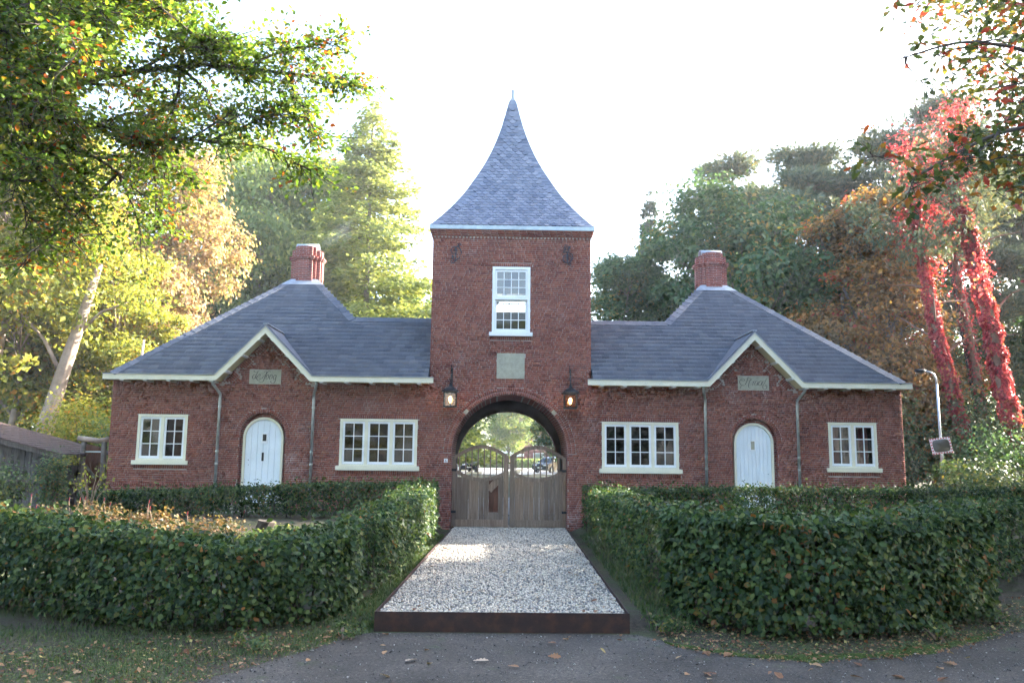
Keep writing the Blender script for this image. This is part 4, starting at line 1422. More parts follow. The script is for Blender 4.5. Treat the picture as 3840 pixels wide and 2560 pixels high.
# ------------------------------------------------------------------ gates in the arch
GY = .40
def gate_leaf(s, label, planks, hole):
    g = thing('gate_leaf', (s * .8, GY, 0), label, 'gate', 'leaves of the oak drive gate')
    xh, xm = s * 1.645, s * .022          # hinge side, meeting side
    def X(u): return xh + (xm - xh) * u
    def ztop(u): return 1.985 + .06 * u + .325 * math.sin(math.pi * u) ** 1.0
    def zlow(u): return 1.71 - .05 * u - .27 * math.sin(math.pi * u)
    def band(fa, fb, y0, y1, name, u0=.0, u1=1.0, n=22):
        m = MB(); vs = []; fs = []
        for i in range(n + 1):
            u = u0 + (u1 - u0) * i / n
            vs += [(X(u), y0, fa(u)), (X(u), y0, fb(u)), (X(u), y1, fb(u)), (X(u), y1, fa(u))]
        for i in range(n):
            b0 = i * 4
            for k in range(4):
                fs.append((b0 + k, b0 + (k + 1) % 4, b0 + 4 + (k + 1) % 4, b0 + 4 + k))
        fs += [(0, 1, 2, 3), (n * 4, n * 4 + 3, n * 4 + 2, n * 4 + 1)]
        m.add(vs, fs)
        return m.build(name, 'gate_wood', g)
    band(lambda u: ztop(u) - .085, ztop, GY - .02, GY + .05, 'top_rail', .03, .97)
    band(lambda u: ztop(u) + .001, lambda u: ztop(u) + .02, GY - .035, GY + .06, 'rail_capping', .02, .98)
    band(lambda u: zlow(u) - .105, zlow, GY - .022, GY + .05, 'middle_rail', .06, .92)
    MB().box((X(0), GY - .012, .02), (X(.062), GY + .06, 2.02)).build('hinge_stile', 'gate_wood', g)
    MB().box((X(.915), GY - .03, .02), (X(1), GY + .06, 2.06)).build('meeting_stile', 'gate_wood', g)
    MB().box((X(.063), GY - .024, .035), (X(.914), GY + .05, .235)).build('bottom_rail', 'gate_wood', g)
    for i in range(8):
        u = .125 + i * (.77 / 7)
        MB().box((X(u) - .017, GY, zlow(u) - .02), (X(u) + .017, GY + .03, ztop(u) - .06)).build('baluster', 'gate_wood', g)
    tot = sum(planks); u = .064
    for i, wd in enumerate(planks):
        du = wd / tot * .85
        if i != hole:
            u0, u1 = u + .002, u + du - (.007 if rnd.random() < .35 else .003)
            j = rnd.uniform(-.004, .006)
            zt_ = min(zlow(u0), zlow(u1)) - .05
            MB().box((X(u0), GY + j, .19 + rnd.uniform(0, .02)), (X(u1), GY + .026 + j, zt_)).build('plank', 'gate_wood', g)
        else:
            MB().box((X(u), GY + .062, .2), (X(u + du * .5) - .003 * s, GY + .08, 1.42)).build('inner_board', 'gate_redwood', g)
            MB().box((X(u + du * .5), GY + .064, .2), (X(u + du), GY + .082, 1.42)).build('inner_board', 'gate_redwood', g)
            m = MB(); m.bar((X(u) + .0, GY + .035, 1.07), (X(u + du), GY + .035, 1.36), .045, .20, (0, 0, 1)); m.build('brace', 'gate_wood', g)
            MB().box((X(u), GY - .004, .20), (X(u + du), GY + .03, .44)).build('patch_board', 'gate_wood', g)
        u += du
    m = MB()
    m.box((X(-.012), GY - .03, 1.60), (X(.075), GY - .013, 1.67)); m.box((X(-.012), GY - .03, .42), (X(.075), GY - .013, .49))
    m.build('hinge', 'black_iron', g)
    return g
gate_leaf(-1, 'left leaf of the weathered oak gate with a gap where a plank is missing', [.40, .32, .16, .15, .30, .16], 4)
gate_leaf(1, 'right leaf of the weathered oak gate with all its planks', [.11, .15, .16, .15, .16, .17, .15, .16, .29], -1)

# ------------------------------------------------------------------ lanterns, house number
def lantern(x, label):
    g = thing('wall_lantern', (x, -.02, 4.0), label, 'lantern', 'lanterns beside the gate arch')
    y = -.30
    m = MB()
    m.box((x + .005, -.035, 4.02), (x + .045, -.004, 4.56)); m.tube([(x, -.05, 4.45), (x, -.06, 4.60), (x - .01, -.05, 4.68)], [.016, .012, .004], 6)
    m.tube([(x + .02, -.03, 4.20), (x + .015, -.13, 4.36), (x + .005, -.24, 4.34), (x, y, 4.20), (x, y, 4.08)], .013, 6)
    m.bar((x + .025, -.03, 4.50), (x + .005, -.20, 4.38), .014, .014)
    m.build('bracket', 'black_iron', g)
    m = MB()
    def frus(z0, h0, z1, h1):
        m.add([(x - h0, y - h0, z0), (x + h0, y - h0, z0), (x + h0, y + h0, z0), (x - h0, y + h0, z0), (x - h1, y - h1, z1), (x + h1, y - h1, z1), (x + h1, y + h1, z1), (x - h1, y + h1, z1)],
              [(0, 3, 2, 1), (4, 5, 6, 7), (0, 1, 5, 4), (1, 2, 6, 5), (2, 3, 7, 6), (3, 0, 4, 7)])
    frus(3.84, .232, 3.865, .232); frus(3.866, .225, 3.955, .115); frus(3.956, .118, 3.985, .07); frus(3.986, .05, 4.06, .028); frus(4.06, .035, 4.085, .035)
    m.build('roof', 'black_iron', g)
    m = MB()
    h = .172
    for a_ in (-1, 1):
        for b_ in (-1, 1):
            m.box((x + a_ * h - .014, y + b_ * h - .014, 3.43), (x + a_ * h + .014, y + b_ * h + .014, 3.84))
    for z in (3.40, 3.80):
        for e_ in (-1, 1):
            m.box((x - h - .018, y + e_ * h - .016, z), (x + h + .018, y + e_ * h + .016, z + .035)); m.box((x + e_ * h - .016, y - h + .017, z), (x + e_ * h + .016, y + h - .017, z + .035))
    m.box((x - h, y - h, 3.405), (x + h, y + h, 3.412))
    m.build('frame', 'black_iron', g)
    for (ax, ay, rz) in ((0, -h, 0), (0, h, 0), (-h, 0, 1), (h, 0, 1)):
        me = MB().add([(-.158, 0, 3.436), (.158, 0, 3.436), (.158, 0, 3.798), (-.158, 0, 3.798)], [(0, 1, 2, 3)]).mesh('pane', 'lantern_glass')
        link('pane', me, g, Matrix.Translation((x + ax, y + ay, 0)) @ Matrix.Rotation(rz * math.pi / 2, 4, 'Z'))
    m = MB()
    m.tube([(x, y, 3.52), (x, y, 3.56), (x, y, 3.61), (x, y, 3.66), (x, y, 3.70), (x, y, 3.715)], [.012, .03, .046, .048, .03, .008], 10)
    m.build('bulb', 'bulb_glow', g, True)
    MB().tube([(x, y, 3.41), (x, y, 3.525)], .018, 8).build('lamp_holder', 'black_iron', g)
    ld = bpy.data.lights.new('lantern_light', 'POINT'); ld.energy = 0.9; ld.color = (1.0, .55, .22); ld.shadow_soft_size = .05
    lo = bpy.data.objects.new('lantern_light', ld); C.objects.link(lo); lo.location = (x, y - .06, 3.62)
    lo.parent = g; lo.matrix_parent_inverse = world_of(g).inverted()
lantern(-1.712, 'lit black lantern on the wall to the left of the gate arch')
lantern(1.712, 'lit black lantern on the wall to the right of the gate arch')
nsn = thing('house_number', (-1.815, 0, 1.90), 'small white house number plate reading 6 beside the gate arch', 'sign')
MB().box((-1.868, -.014, 1.845), (-1.765, -.004, 1.955)).build('plate', 'plastic_white', nsn)
ribbon([[(-1.797, 1.935), (-1.822, 1.928), (-1.838, 1.905), (-1.838, 1.880), (-1.820, 1.864), (-1.800, 1.872), (-1.797, 1.890), (-1.815, 1.902), (-1.836, 1.890)]],
       lambda p: (p.x, -.0165, p.y), lambda d: .006, 'digit', 'letter_cut', nsn)
# ------------------------------------------------------------------ hedges
def frame_leaves(P, X, Y, Z, size, tmpl):
    T, F = tmpl
    s = np.broadcast_to(np.asarray(size), (len(P),))[:, None, None]
    V = (X[:, None, :] * T[None, :, 0, None] + Y[:, None, :] * T[None, :, 1, None] + Z[:, None, :] * T[None, :, 2, None]) * s + P[:, None, :]
    return V.reshape(-1, 3), (F[None] + (np.arange(len(P)) * len(T))[:, None, None]).reshape(-1, F.shape[1])

def polysmooth(pts, n=60):
    pts = np.asarray(pts, float)
    d = np.concatenate([[0], np.cumsum(np.linalg.norm(np.diff(pts, axis=0), axis=1))])
    t = np.linspace(0, d[-1], n)
    out = np.stack([np.interp(t, d, pts[:, k]) for k in range(pts.shape[1])], -1)
    for _ in range(3):
        out[1:-1] = (out[:-2] + 2 * out[1:-1] + out[2:]) / 4
    return out

def wob(s, z, seed):
    return (np.sin(s * 2.3 + seed) * np.sin(z * 3.1 + seed * 2) + .6 * np.sin(s * 5.1 + z * 4 + seed * 3) + .4 * np.sin(s * 9.7 - z * 7 + seed)) / 2

ME_LEAF = np_mesh('leaf', LEAF4[0], LEAF4[1], 'leaf_hedge')
def hedge(label, pts, width, n, size, tmpl=LEAF4, mat='leaf_hedge', nparts=0, seed=0, skirt=.11, stems=True, group='clipped beech hedges'):
    """pts: (x, y, top z) along the centre line"""
    rg = np.random.default_rng(100 + seed)
    ln = polysmooth(pts, 80)
    seg = np.linalg.norm(np.diff(ln[:, :2], axis=0), axis=1)
    cum = np.concatenate([[0], np.cumsum(seg)]); LEN = cum[-1]
    tg = np.gradient(ln[:, :2], axis=0); tg /= np.linalg.norm(tg, axis=1, keepdims=True)
    def at(s):
        f = [np.interp(s, cum, ln[:, k]) for k in range(3)] + [np.interp(s, cum, tg[:, k]) for k in range(2)]
        return f
    mid = ln[40]
    g = thing('hedge', (mid[0], mid[1], ghf(mid[0], mid[1])), label, 'hedge', group)
    kinds = rg.choice(4, n, p=[.42, .20, .26, .12])       # right side, left side, top, inside
    s = rg.random(n) * LEN
    x, y, zt, tx, ty = at(s)
    gz = gh(x, y)
    hgt = zt - gz
    nx, ny = ty, -tx                                     # right-hand side of the line
    v = rg.random(n) ** .85
    z = gz + skirt * (.4 + .9 * rg.random(n)) + (hgt - skirt * .8) * v
    bulge = (width / 2) * (0.80 + .28 * np.sin(np.clip(v, 0, 1) * 2.6 + .25))
    off = np.zeros(n); N = np.zeros((n, 3))
    wv = .12 * wob(s, z, seed + 1.3)
    jit = np.abs(rg.normal(0, .14, n))
    for k, sg in ((0, 1), (1, -1)):
        q = kinds == k
        off[q] = sg * (bulge[q] + wv[q] - jit[q])
        N[q] = np.stack([nx[q] * sg, ny[q] * sg, np.full(q.sum(), .55)], -1)
    q = kinds == 2
    off[q] = (rg.random(q.sum()) * 2 - 1) * width * .48
    z[q] = zt[q] + .07 * wob(s[q], off[q] * 3, seed + 4) - np.abs(rg.normal(0, .06, q.sum())) + .20 * (rg.random(q.sum()) > .86) * rg.random(q.sum())
    N[q] = np.stack([.4 * nx[q] * np.sign(off[q]), .4 * ny[q] * np.sign(off[q]), np.ones(q.sum())], -1)
    q = kinds == 3
    off[q] = (rg.random(q.sum()) * 2 - 1) * width * .33
    N[q] = np.stack([nx[q] * np.sign(off[q]), ny[q] * np.sign(off[q]), np.full(q.sum(), .7)], -1)
    # rounded ends
    endf = np.minimum(s, LEN - s)
    shrink = np.sqrt(np.clip(endf / (width * .45), 0.03, 1))
    off *= shrink
    N = N + rg.normal(size=(n, 3)) * .68
    P = np.stack([x + nx * off, y + ny * off, z], -1)
    along = np.stack([nx * np.sign(off), ny * np.sign(off), np.full(n, -.35)], -1) + rg.normal(size=(n, 3)) * .8
    X_, Y_, Z_ = frames(N, rg, along=along)
    sz = size * (.5 + .85 * rg.random(n))
    keep = np.ones(n, bool)
    if nparts:
        d = np.linalg.norm(P - np.array(CAM), axis=1) + 4 * (kinds == 3) - 25 * sz
        idx = np.argsort(d)[:nparts]
        keep[idx] = False
        for i in idx:
            M4 = Matrix.Identity(4)
            for r_ in range(3):
                M4[r_][0] = X_[i, r_] * sz[i]; M4[r_][1] = Y_[i, r_] * sz[i]; M4[r_][2] = Z_[i, r_] * sz[i]; M4[r_][3] = P[i, r_]
            link('leaf', ME_LEAF, g, M4)
    V, F = frame_leaves(P[keep], X_[keep], Y_[keep], Z_[keep], sz[keep], tmpl)
    o = link('foliage', np_mesh('foliage', V, F, mat), g); o['kind'] = 'stuff'
    if stems:
        m = MB()
        for q in np.arange(.15, LEN, .22):
            xx, yy, zz, ax, ay = [float(t) for t in at(q)]
            xx += rnd.uniform(-.12, .12); yy += rnd.uniform(-.12, .12); b = ghf(xx, yy) - .05
            lx, ly = rnd.uniform(-.2, .2), rnd.uniform(-.2, .2)
            r0_ = rnd.uniform(.012, .028)
            m.tube([(xx, yy, b), (xx + lx * .3, yy + ly * .3, b + .4 * (zz - b)), (xx + lx, yy + ly, zz - .12)], [r0_, r0_ * .8, r0_ * .35], 5)
        m.build('stems', 'bark_dark', g)
    return g
hedge('beech hedge along the road to the left of the gravel drive, garden flowers behind it', [(-13.5, -10.2, 1.22), (-10, -10.75, 1.22), (-7.3, -11.45, 1.10), (-5.3, -12.4, .96), (-3.8, -12.85, .86), (-2.95, -12.4, .92), (-2.62, -11.3, 1.0)],
      1.1, 36000, .078, nparts=300, seed=1)
hedge('long beech hedge along the road to the right of the gravel drive', [(2.45, -11.2, 1.22), (2.75, -12.4, 1.24), (3.6, -12.95, 1.22), (4.9, -12.5, 1.24), (6.2, -11.5, 1.27), (7.0, -10.6, 1.26)],
      1.15, 36000, .082, nparts=300, seed=2)
hedge('sunlit beech hedge running along the left edge of the gravel drive', [(-2.5, -11.1, 1.02), (-2.30, -9, 1.10), (-2.22, -6, 1.22), (-2.15, -3.2, 1.30)], .85, 17000, .072, LEAF2, seed=3)
hedge('beech hedge running along the right edge of the gravel drive', [(2.36, -2.9, 1.24), (2.28, -5, 1.24), (2.26, -8, 1.24), (2.4, -11.0, 1.22)], .85, 15000, .072, LEAF2, seed=4)
hedge('low hedge in front of the lodge with the de Hoog stone', [(-10.9, -2.4, 1.02), (-8, -2.6, 1.12), (-5, -2.5, 1.30), (-2.9, -2.5, 1.34), (-1.98, -1.6, 1.33)], .62, 22000, .066, LEAF2, seed=5)
hedge('low hedge in front of the lodge with the Straat stone', [(1.98, -1.5, 1.28), (2.9, -2.4, 1.24), (6, -2.5, 1.32), (9, -2.4, 1.30), (12, -2.2, 1.36), (14.8, -1.8, 1.40)], .66, 27000, .066, LEAF2, seed=6)
hedge('hedge at the right edge of the picture, set back behind the long roadside hedge', [(7.3, -9.6, 1.25), (9.0, -8.2, 1.28), (13.5, -5.2, 1.3)], .95, 12000, .078, LEAF2, seed=7)

# ------------------------------------------------------------------ smaller plants
def bush(name, label, cat, loc, rad, hgt, n, size, mat, tmpl=LEAF2, seed=0, group=None, low=.1):
    rg = np.random.default_rng(300 + seed)
    g = thing(name, (loc[0], loc[1], ghf(loc[0], loc[1])), label, cat, group)
    nc = max(6, n // 70)
    cc = rg.normal(size=(nc, 3)); cc /= np.linalg.norm(cc, axis=1, keepdims=True)
    cc *= (rg.random((nc, 1)) ** .4)
    cc = cc * np.array([rad, rad, hgt * .5]) * .85 + np.array([0, 0, hgt * .55])
    cc[:, 2] = np.maximum(cc[:, 2], low)
    k = rg.integers(0, nc, n)
    P = cc[k] + rg.normal(size=(n, 3)) * np.array([rad, rad, hgt * .7]) * .17
    P[:, 2] = np.maximum(P[:, 2], .03)
    N = (P - np.array([0, 0, hgt * .3])) / rad + rg.normal(size=(n, 3)) * .6 + np.array([0, 0, .6])
    V, F = leaves(P, N, size * (.6 + .7 * rg.random(n)), tmpl, rg)
    o = child('foliage', np_mesh('foliage', V, F, mat), g); o['kind'] = 'stuff'
    m = MB()
    for c in cc[:40]:
        m.tube([(rg.normal() * .06, rg.normal() * .06, -.05), tuple(c * np.array([.5, .5, .6])), tuple(c)], [.018, .012, .004], 4)
    child('stems', m.mesh('stems', 'twig'), g)
    return g
bush('shrub', 'bushy green shrub in front of the timber shed', 'shrub', (-12.7, -3.2), 1.0, 1.25, 4200, .085, 'leaf_shrub', seed=1)
bush('shrub', 'dark ivy climbing over the low end of the timber shed', 'shrub', (-12.35, -.95), .55, 1.45, 2600, .075, 'leaf_darkgreen', seed=2)
bush('shrub', 'small green shrub at the foot of the street lamp', 'shrub', (15.4, 3.6), 1.5, 1.7, 4000, .11, 'leaf_shrub', seed=3)
bush('shrub', 'broad dark shrub under the two creeper-covered trunks', 'shrub', (18.4, 6.2), 2.3, 3.0, 6500, .13, 'leaf_darkgreen', seed=4)
bush('shrub', 'light green shrub between the two creeper-covered trunks', 'shrub', (18.9, 9.5), 2.2, 4.6, 6500, .14, 'leaf_shrub', seed=5)
bush('shrub', 'tall dark shrub behind the corner of the right-hand lodge', 'shrub', (14.6, 9.2), 2.4, 4.2, 7000, .14, 'leaf_darkgreen', seed=6)
bush('shrub', 'sunlit yellow green shrub behind the timber shed', 'shrub', (-15.8, 7.5), 2.4, 3.6, 7000, .13, 'leaf_yellowgreen', seed=7)
bush('shrub', 'dark green shrub behind the rustic plank gate', 'shrub', (-13.3, 6.0), 1.9, 3.8, 6500, .12, 'leaf_green', seed=8)
bush('shrub', 'dark low shrub in the shade behind the street lamp', 'shrub', (16.8, 12.5), 2.0, 2.6, 5000, .16, 'leaf_darkgreen', seed=10)
bush('shrub', 'dark low shrub close behind the right-hand lodge corner', 'shrub', (13.2, 11.5), 2.0, 2.4, 5000, .16, 'leaf_darkgreen', seed=11)
bush('shrub', 'dark shrub filling the gap beyond the creeper trunks', 'shrub', (21.5, 15.5), 2.4, 3.2, 6000, .17, 'leaf_darkgreen', seed=12)
bush('shrub', 'low green shrub standing at the end of the right-hand low hedge', 'shrub', (13.6, -.4), 1.2, 1.35, 3500, .09, 'leaf_shrub', seed=9)

# flower bed behind the left roadside hedge
bed_n = 0
for i, (bx, by, hh, mt, lab) in enumerate((
        (-9.3, -7.4, .72, 'leaf_bed', 'reddish persicaria clump nearest the sunlit sapling'), (-8.1, -7.6, .78, 'leaf_bed', 'reddish persicaria clump second from the sunlit sapling'),
        (-6.9, -7.9, .74, 'leaf_bed', 'reddish persicaria clump in the middle of the flower bed'), (-5.7, -8.2, .66, 'leaf_bed', 'reddish persicaria clump near the tree stump'),
        (-4.4, -8.3, .52, 'leaf_green', 'pale green leafy perennial beside the gravel path'), (-3.7, -9.4, .42, 'leaf_green', 'pale green leafy perennial nearest the gravel drive hedge'))):
    g = bush('perennial_plant', lab, 'plant', (bx, by), .75, hh, 2200, .07, mt, seed=20 + i, group='plants in the left flower bed')
    if mt == 'leaf_bed':
        rg = np.random.default_rng(i)
        for k in range(3):
            x, y = rg.normal() * .5, rg.normal() * .45; hz = hh - .02 + rg.random() * .26
            st = MB().tube([(x * .6, y * .6, .1), (x * .9, y * .9, hz * .6), (x, y, hz)], .005, 4).mesh('flower_stem', 'twig')
            so = child('flower_stem', st, g)
            fm = MB().tube([(x, y, hz - .01), (x + .003, y, hz + .02), (x + .006, y, hz + .05), (x + .008, y, hz + .07)], [.004, .008, .007, .002], 6).mesh('flower_spike', 'flower_red')
            child('flower_spike', fm, so)
g = thing('sapling', (-9.75, -4.3, ghf(-9.75, -4.3)), 'spindly sapling with bright yellow leaves in front of the rustic gate', 'sapling')
rg = np.random.default_rng(77)
m = MB(); LP = []
for k in range(9):
    a_ = -1.2 + 2.4 * k / 8 + rg.normal() * .1
    tip = np.array([math.sin(a_) * (.35 + .35 * rg.random()), rg.normal() * .2, .9 + .65 * rg.random()])
    midp = tip * np.array([.35, .4, .55])
    m.tube([(0, 0, -.05), tuple(midp), tuple(tip)], [.016, .010, .003], 5)
    for t in np.linspace(.35, 1, 13):
        LP.append(midp + (tip - midp) * t + rg.normal(size=3) * .035)
child('stems', m.mesh('stems', 'twig'), g)
LP = np.array(LP)
V, F = leaves(LP, rg.normal(size=LP.shape) + np.array([.4, -.3, .6]), .05 + .035 * rg.random(len(LP)), LEAF4, rg)
child('foliage', np_mesh('foliage', V, F, 'leaf_yellowgreen'), g)
# tree stump in the bed
m = MB(); c0 = (-5.05, -6.6)
b0 = ghf(*c0)
m.tube([(c0[0], c0[1], b0 - .05), (c0[0], c0[1], b0 + .2), (c0[0] + .03, c0[1], b0 + .36), (c0[0] + .03, c0[1], b0 + .37)], [.26, .20, .19, .16], 9)
st = m.build('tree_stump', 'bark_dark')
tag(st, 'short grey tree stump in the flower bed behind the left roadside hedge', 'stump')

# grass on the verges
def grass(name, label, x, y, n, hmin, hmax, seed):
    rg = np.random.default_rng(seed)
    P = np.stack([x, y, gh(x, y) - .005], -1)
    N = rg.normal(size=(n, 3)) * np.array([1, 1, .25]); Yd = rg.normal(size=(n, 3)) * .38 + np.array([0, 0, 1.0])
    V, F = leaves(P, N, hmin + (hmax - hmin) * rg.random(n), BLADE, rg, along=Yd)
    tag(link(name, np_mesh(name, V, F, 'grass_blade')), label, 'grass', kind='stuff')
n = 32000
x = rng.uniform(-9, -1.9, n); y = road_edge(x) - .05 + rng.random(n) ** .9 * (-11.6 + .28 * np.abs(x + 4) - road_edge(x)) * .9
ok_ = (np.sin(x * 2.1 + y) + np.sin(y * 3.3 - x * 1.2) + rng.normal(0, .8, n)) > -.6
x, y = x[ok_], y[ok_]
grass('verge_grass', 'short patchy grass between the left hedge and the road', x, y, len(x), .03, .075, 5)
n = 16000
x = rng.uniform(-9, 7.5, n); dd_ = rng.random(n) ** 1.3; x = np.where((x > -2.1) & (x < 1.7), x - 5, x)
y = road_edge(x) - .15 + dd_ * np.where(x > 0, 1.5, 3.4)
P = np.stack([x, y, gh(x, y) + .012 + .02 * rng.random(n)], -1)
V, F = leaves(P, rng.normal(size=(n, 3)) * .35 + np.array([0, 0, 1]), .015 + .022 * rng.random(n), LEAF2, rng)
tag(link('clover', np_mesh('clover', V, F, 'grass_blade')), 'tiny clover and moss leaves on the verges along the road', 'ground cover', kind='stuff')
n = 5200
x = rng.uniform(-9, 8.5, n); x = np.where((x > -2.1) & (x < 1.7), np.where(rng.random(n) < .5, x - 4, x + 4), x)
y = road_edge(x) - .25 + rng.random(n) ** 1.2 * np.where(x > 0, 1.9, 3.2)
P = np.stack([x, y, np.maximum(gh(x, y), -.19) + .012 + .012 * rng.random(n)], -1)
V, F = leaves(P, rng.normal(size=(n, 3)) * .4 + np.array([0, 0, 1]), .018 + .05 * rng.random(n) ** 2, LEAF2, rng)
tag(link('leaf_litter', np_mesh('leaf_litter', V, F, 'litter')), 'crumbled brown leaf litter under the roadside hedges', 'leaf litter', kind='stuff')
n = 9000
x = np.concatenate([rng.uniform(1.55, 2.2, n // 2), rng.uniform(-2.25, -1.95, n // 2)]); y = rng.uniform(-12.9, -2, n)
x = x + (y + 12.9) * .0222 * 1.0 + 0.03
grass('drive_grass', 'strip of green grass between the drive edging and the side hedges', x, y, n, .05, .12, 6)
# moss in front of the right hedge
xs_ = np.linspace(1.7, 6.2, 60)
m = MB(); prev = None
vs = []; fs = []
for i, x_ in enumerate(xs_):
    e0 = road_edge(x_)
    t = math.sin(math.pi * i / 59)
    w0 = .02 + .20 * t * (.6 + .4 * math.sin(x_ * 6 + 2 * math.sin(x_ * 2.3))) ; w1 = .06 + .22 * t * (.6 + .4 * math.sin(x_ * 4.4))
    for k, yy in enumerate((e0 - w0, e0 - w0 * .4, e0 + w1 * .3, e0 + w1)):
        vs.append((x_, yy + .04 * math.sin(x_ * 13 + k), -.186 + (.012 if k in (1, 2) else -.006) + .004 * math.sin(x_ * 17)))
    if i:
        b0 = (i - 1) * 4
        fs += [(b0 + k, b0 + k + 4, b0 + k + 5, b0 + k + 1) for k in range(3)]
m.add(vs, fs)
tag(m.build('moss_patch', 'moss', None, True), 'bright green moss along the road edge in front of the right hedge', 'moss', kind='stuff')
# low weeds
for i, (wx, wy, lab) in enumerate(((-3.15, -13.9, 'small leafy weed growing on the left grass verge'), (-2.2, -13.4, 'low weed at the left corner of the steel edging'), (1.75, -12.9, 'low weed at the right corner of the steel edging'),
                                   (5.2, -13.2, 'low weed under the right roadside hedge'), (6.6, -12.2, 'trailing weed below the sunny end of the right roadside hedge'))):
    bush('weed', lab, 'weed', (wx, wy), .28, .22, 220, .05, 'leaf_shrub', seed=40 + i, group='weeds along the road edge', low=.03)

# ------------------------------------------------------------------ timber shed and rustic gate
sh = thing('timber_shed', (-15.5, 1.0, .4), 'low dark timber shed with a mossy tiled lean-to roof', 'shed')
k = (2.09 - 2.64) / (14.49 - 12.26)
def shz(x): return 2.03 + (x + 12.26) * k
x = -19.0
while x < -12.75:
    wd = rnd.uniform(.17, .24)
    MB().box((x, -.30 + rnd.uniform(-.008, .008), .2), (x + wd - .008, -.27, shz(x + wd) - .1)).build('board', 'old_timber', sh)
    x += wd
MB().box((-19, -.27, .2), (-12.8, 3.0, 1.7)).build('inner_wall', 'old_timber', sh)
MB().box((-19, -.36, 1.22), (-12.75, -.31, 1.34)).build('rail', 'old_timber', sh)
m = MB(); m.bar((-19, -.55, shz(-19) - .06), (-12.3, -.55, shz(-12.3) - .06), .05, .16); m.build('barge_board', 'old_timber', sh)
for i in range(27):
    xa = -12.25 - i * .25
    for j in range(9):
        y0_ = -.62 + j * .42
        me_z0, me_z1 = shz(xa) + .045, shz(xa - .28) + .015
        MB().add([(xa, y0_, me_z0), (xa - .28, y0_, me_z1), (xa - .28, y0_ + .41, me_z1), (xa, y0_ + .41, me_z0), (xa, y0_, me_z0 - .035), (xa - .28, y0_, me_z1 - .035), (xa, y0_ + .41, me_z0 - .035), (xa - .14, y0_ + .2, (me_z0 + me_z1) / 2 + .03)],
                 [(0, 1, 7), (1, 2, 7), (2, 3, 7), (3, 0, 7), (0, 4, 5, 1), (0, 3, 6, 4)]).build('roof_tile', 'roof_tile', sh)
sh.matrix_basis = Matrix.Translation((-15.95, 1.7, .30))
rgt = thing('rustic_gate', (-12.5, 1.5, .45), 'narrow rustic plank gate between log posts beside the lodge wall', 'gate')
MB().tube([(-12.86, 1.5, .3), (-12.84, 1.5, 1.4), (-12.82, 1.5, 2.33)], [.10, .09, .075], 9).build('post', 'bark_grey', rgt, True)
MB().tube([(-12.20, 1.5, .3), (-12.19, 1.5, 1.4), (-12.22, 1.5, 2.33)], [.10, .085, .075], 9).build('post', 'bark_grey', rgt, True)
MB().tube([(-13.0, 1.46, 2.44), (-12.7, 1.5, 2.40), (-12.4, 1.5, 2.36), (-12.06, 1.52, 2.42)], [.07, .085, .08, .085], 8).build('lintel', 'bark_pale', rgt, True)
for i in range(5):
    MB().box((-12.76 + i * .096, 1.49 + rnd.uniform(-.006, .006), .5), (-12.76 + i * .096 + .09, 1.53, 2.27 - .02 * i)).build('plank', 'gate_redwood', rgt)
m = MB(); m.box((-12.80, 1.475, 2.02), (-12.30, 1.488, 2.06)); m.box((-12.80, 1.475, .85), (-12.30, 1.488, .89)); m.build('strap_hinge', 'galvanised', rgt)
m = MB(); m.bar((-12.95, 1.38, 1.95), (-12.35, 1.40, 1.25), .05, .07); m.build('brace', 'bark_grey', rgt)

# ------------------------------------------------------------------ street lamp and traffic mirror
lp = thing('street_lamp', (15.18, 5, .4), 'slim grey street lamp with a curved arm beside the right-hand lodge', 'street lamp')
MB().tube([(15.18, 5, .3), (15.17, 5, 1.6), (15.15, 5, 3.0), (15.13, 5, 4.75)], [.062, .056, .042, .036], 12).build('pole', 'zinc', lp, True)
MB().tube([(15.13, 5, 4.73), (15.12, 5, 4.95), (15.05, 5, 5.10), (14.92, 5, 5.17), (14.72, 5, 5.215)], [.036, .033, .03, .028, .026], 10).build('arm', 'zinc', lp, True)
MB().tube([(14.76, 5, 5.21), (14.70, 5, 5.215), (14.60, 5, 5.20), (14.42, 5, 5.20), (14.36, 5, 5.19)], [.03, .055, .075, .065, .02], 10).build('lamp_head', 'black_iron', lp, True)
mr = thing('traffic_mirror', (15.10, 4.85, 2.59), 'square traffic mirror with red and white border, tilted on the street lamp', 'mirror')
mM = Matrix.Translation((15.08, 4.84, 2.585)) @ Matrix.Rotation(R(-7), 4, 'Y') @ Matrix.Rotation(R(-8), 4, 'X') @ Matrix.Rotation(R(-6), 4, 'Z')
hx, hz = .345, .275
m = MB(); m.box((-hx, 0, -hz), (hx, .03, hz))
link('backing', m.mesh('backing', 'plastic_white'), mr, mM)
me_r = MB().box((-.028, -.006, -.022), (.028, -.001, .022)).mesh('red_block', 'sign_red')
for i in range(8):
    u = -hx + .03 + i * (2 * hx - .06) / 7
    for z in (-hz + .024, hz - .024):
        link('red_block', me_r, mr, mM @ Matrix.Translation((u, 0, z)) @ Matrix.Scale(.85, 4))
for i in range(1, 5):
    z = -hz + .024 + i * (2 * hz - .048) / 5
    for u in (-hx + .03, hx - .03):
        link('red_block', me_r, mr, mM @ Matrix.Translation((u, 0, z)) @ Matrix.Scale(.85, 4))
m = MB(); n1, n2 = 24, 6; vs = [(0, -.045, 0)]; fs = []
for j in range(1, n2 + 1):
    for i in range(n1):
        t = 2 * math.pi * i / n1; r_ = j / n2
        c_, s_ = math.cos(t), math.sin(t)
        k = (abs(c_) ** 5 + abs(s_) ** 5) ** (-1 / 5)
        vs.append((.285 * r_ * k * c_, -.008 - .037 * (1 - r_ ** 2), .218 * r_ * k * s_))
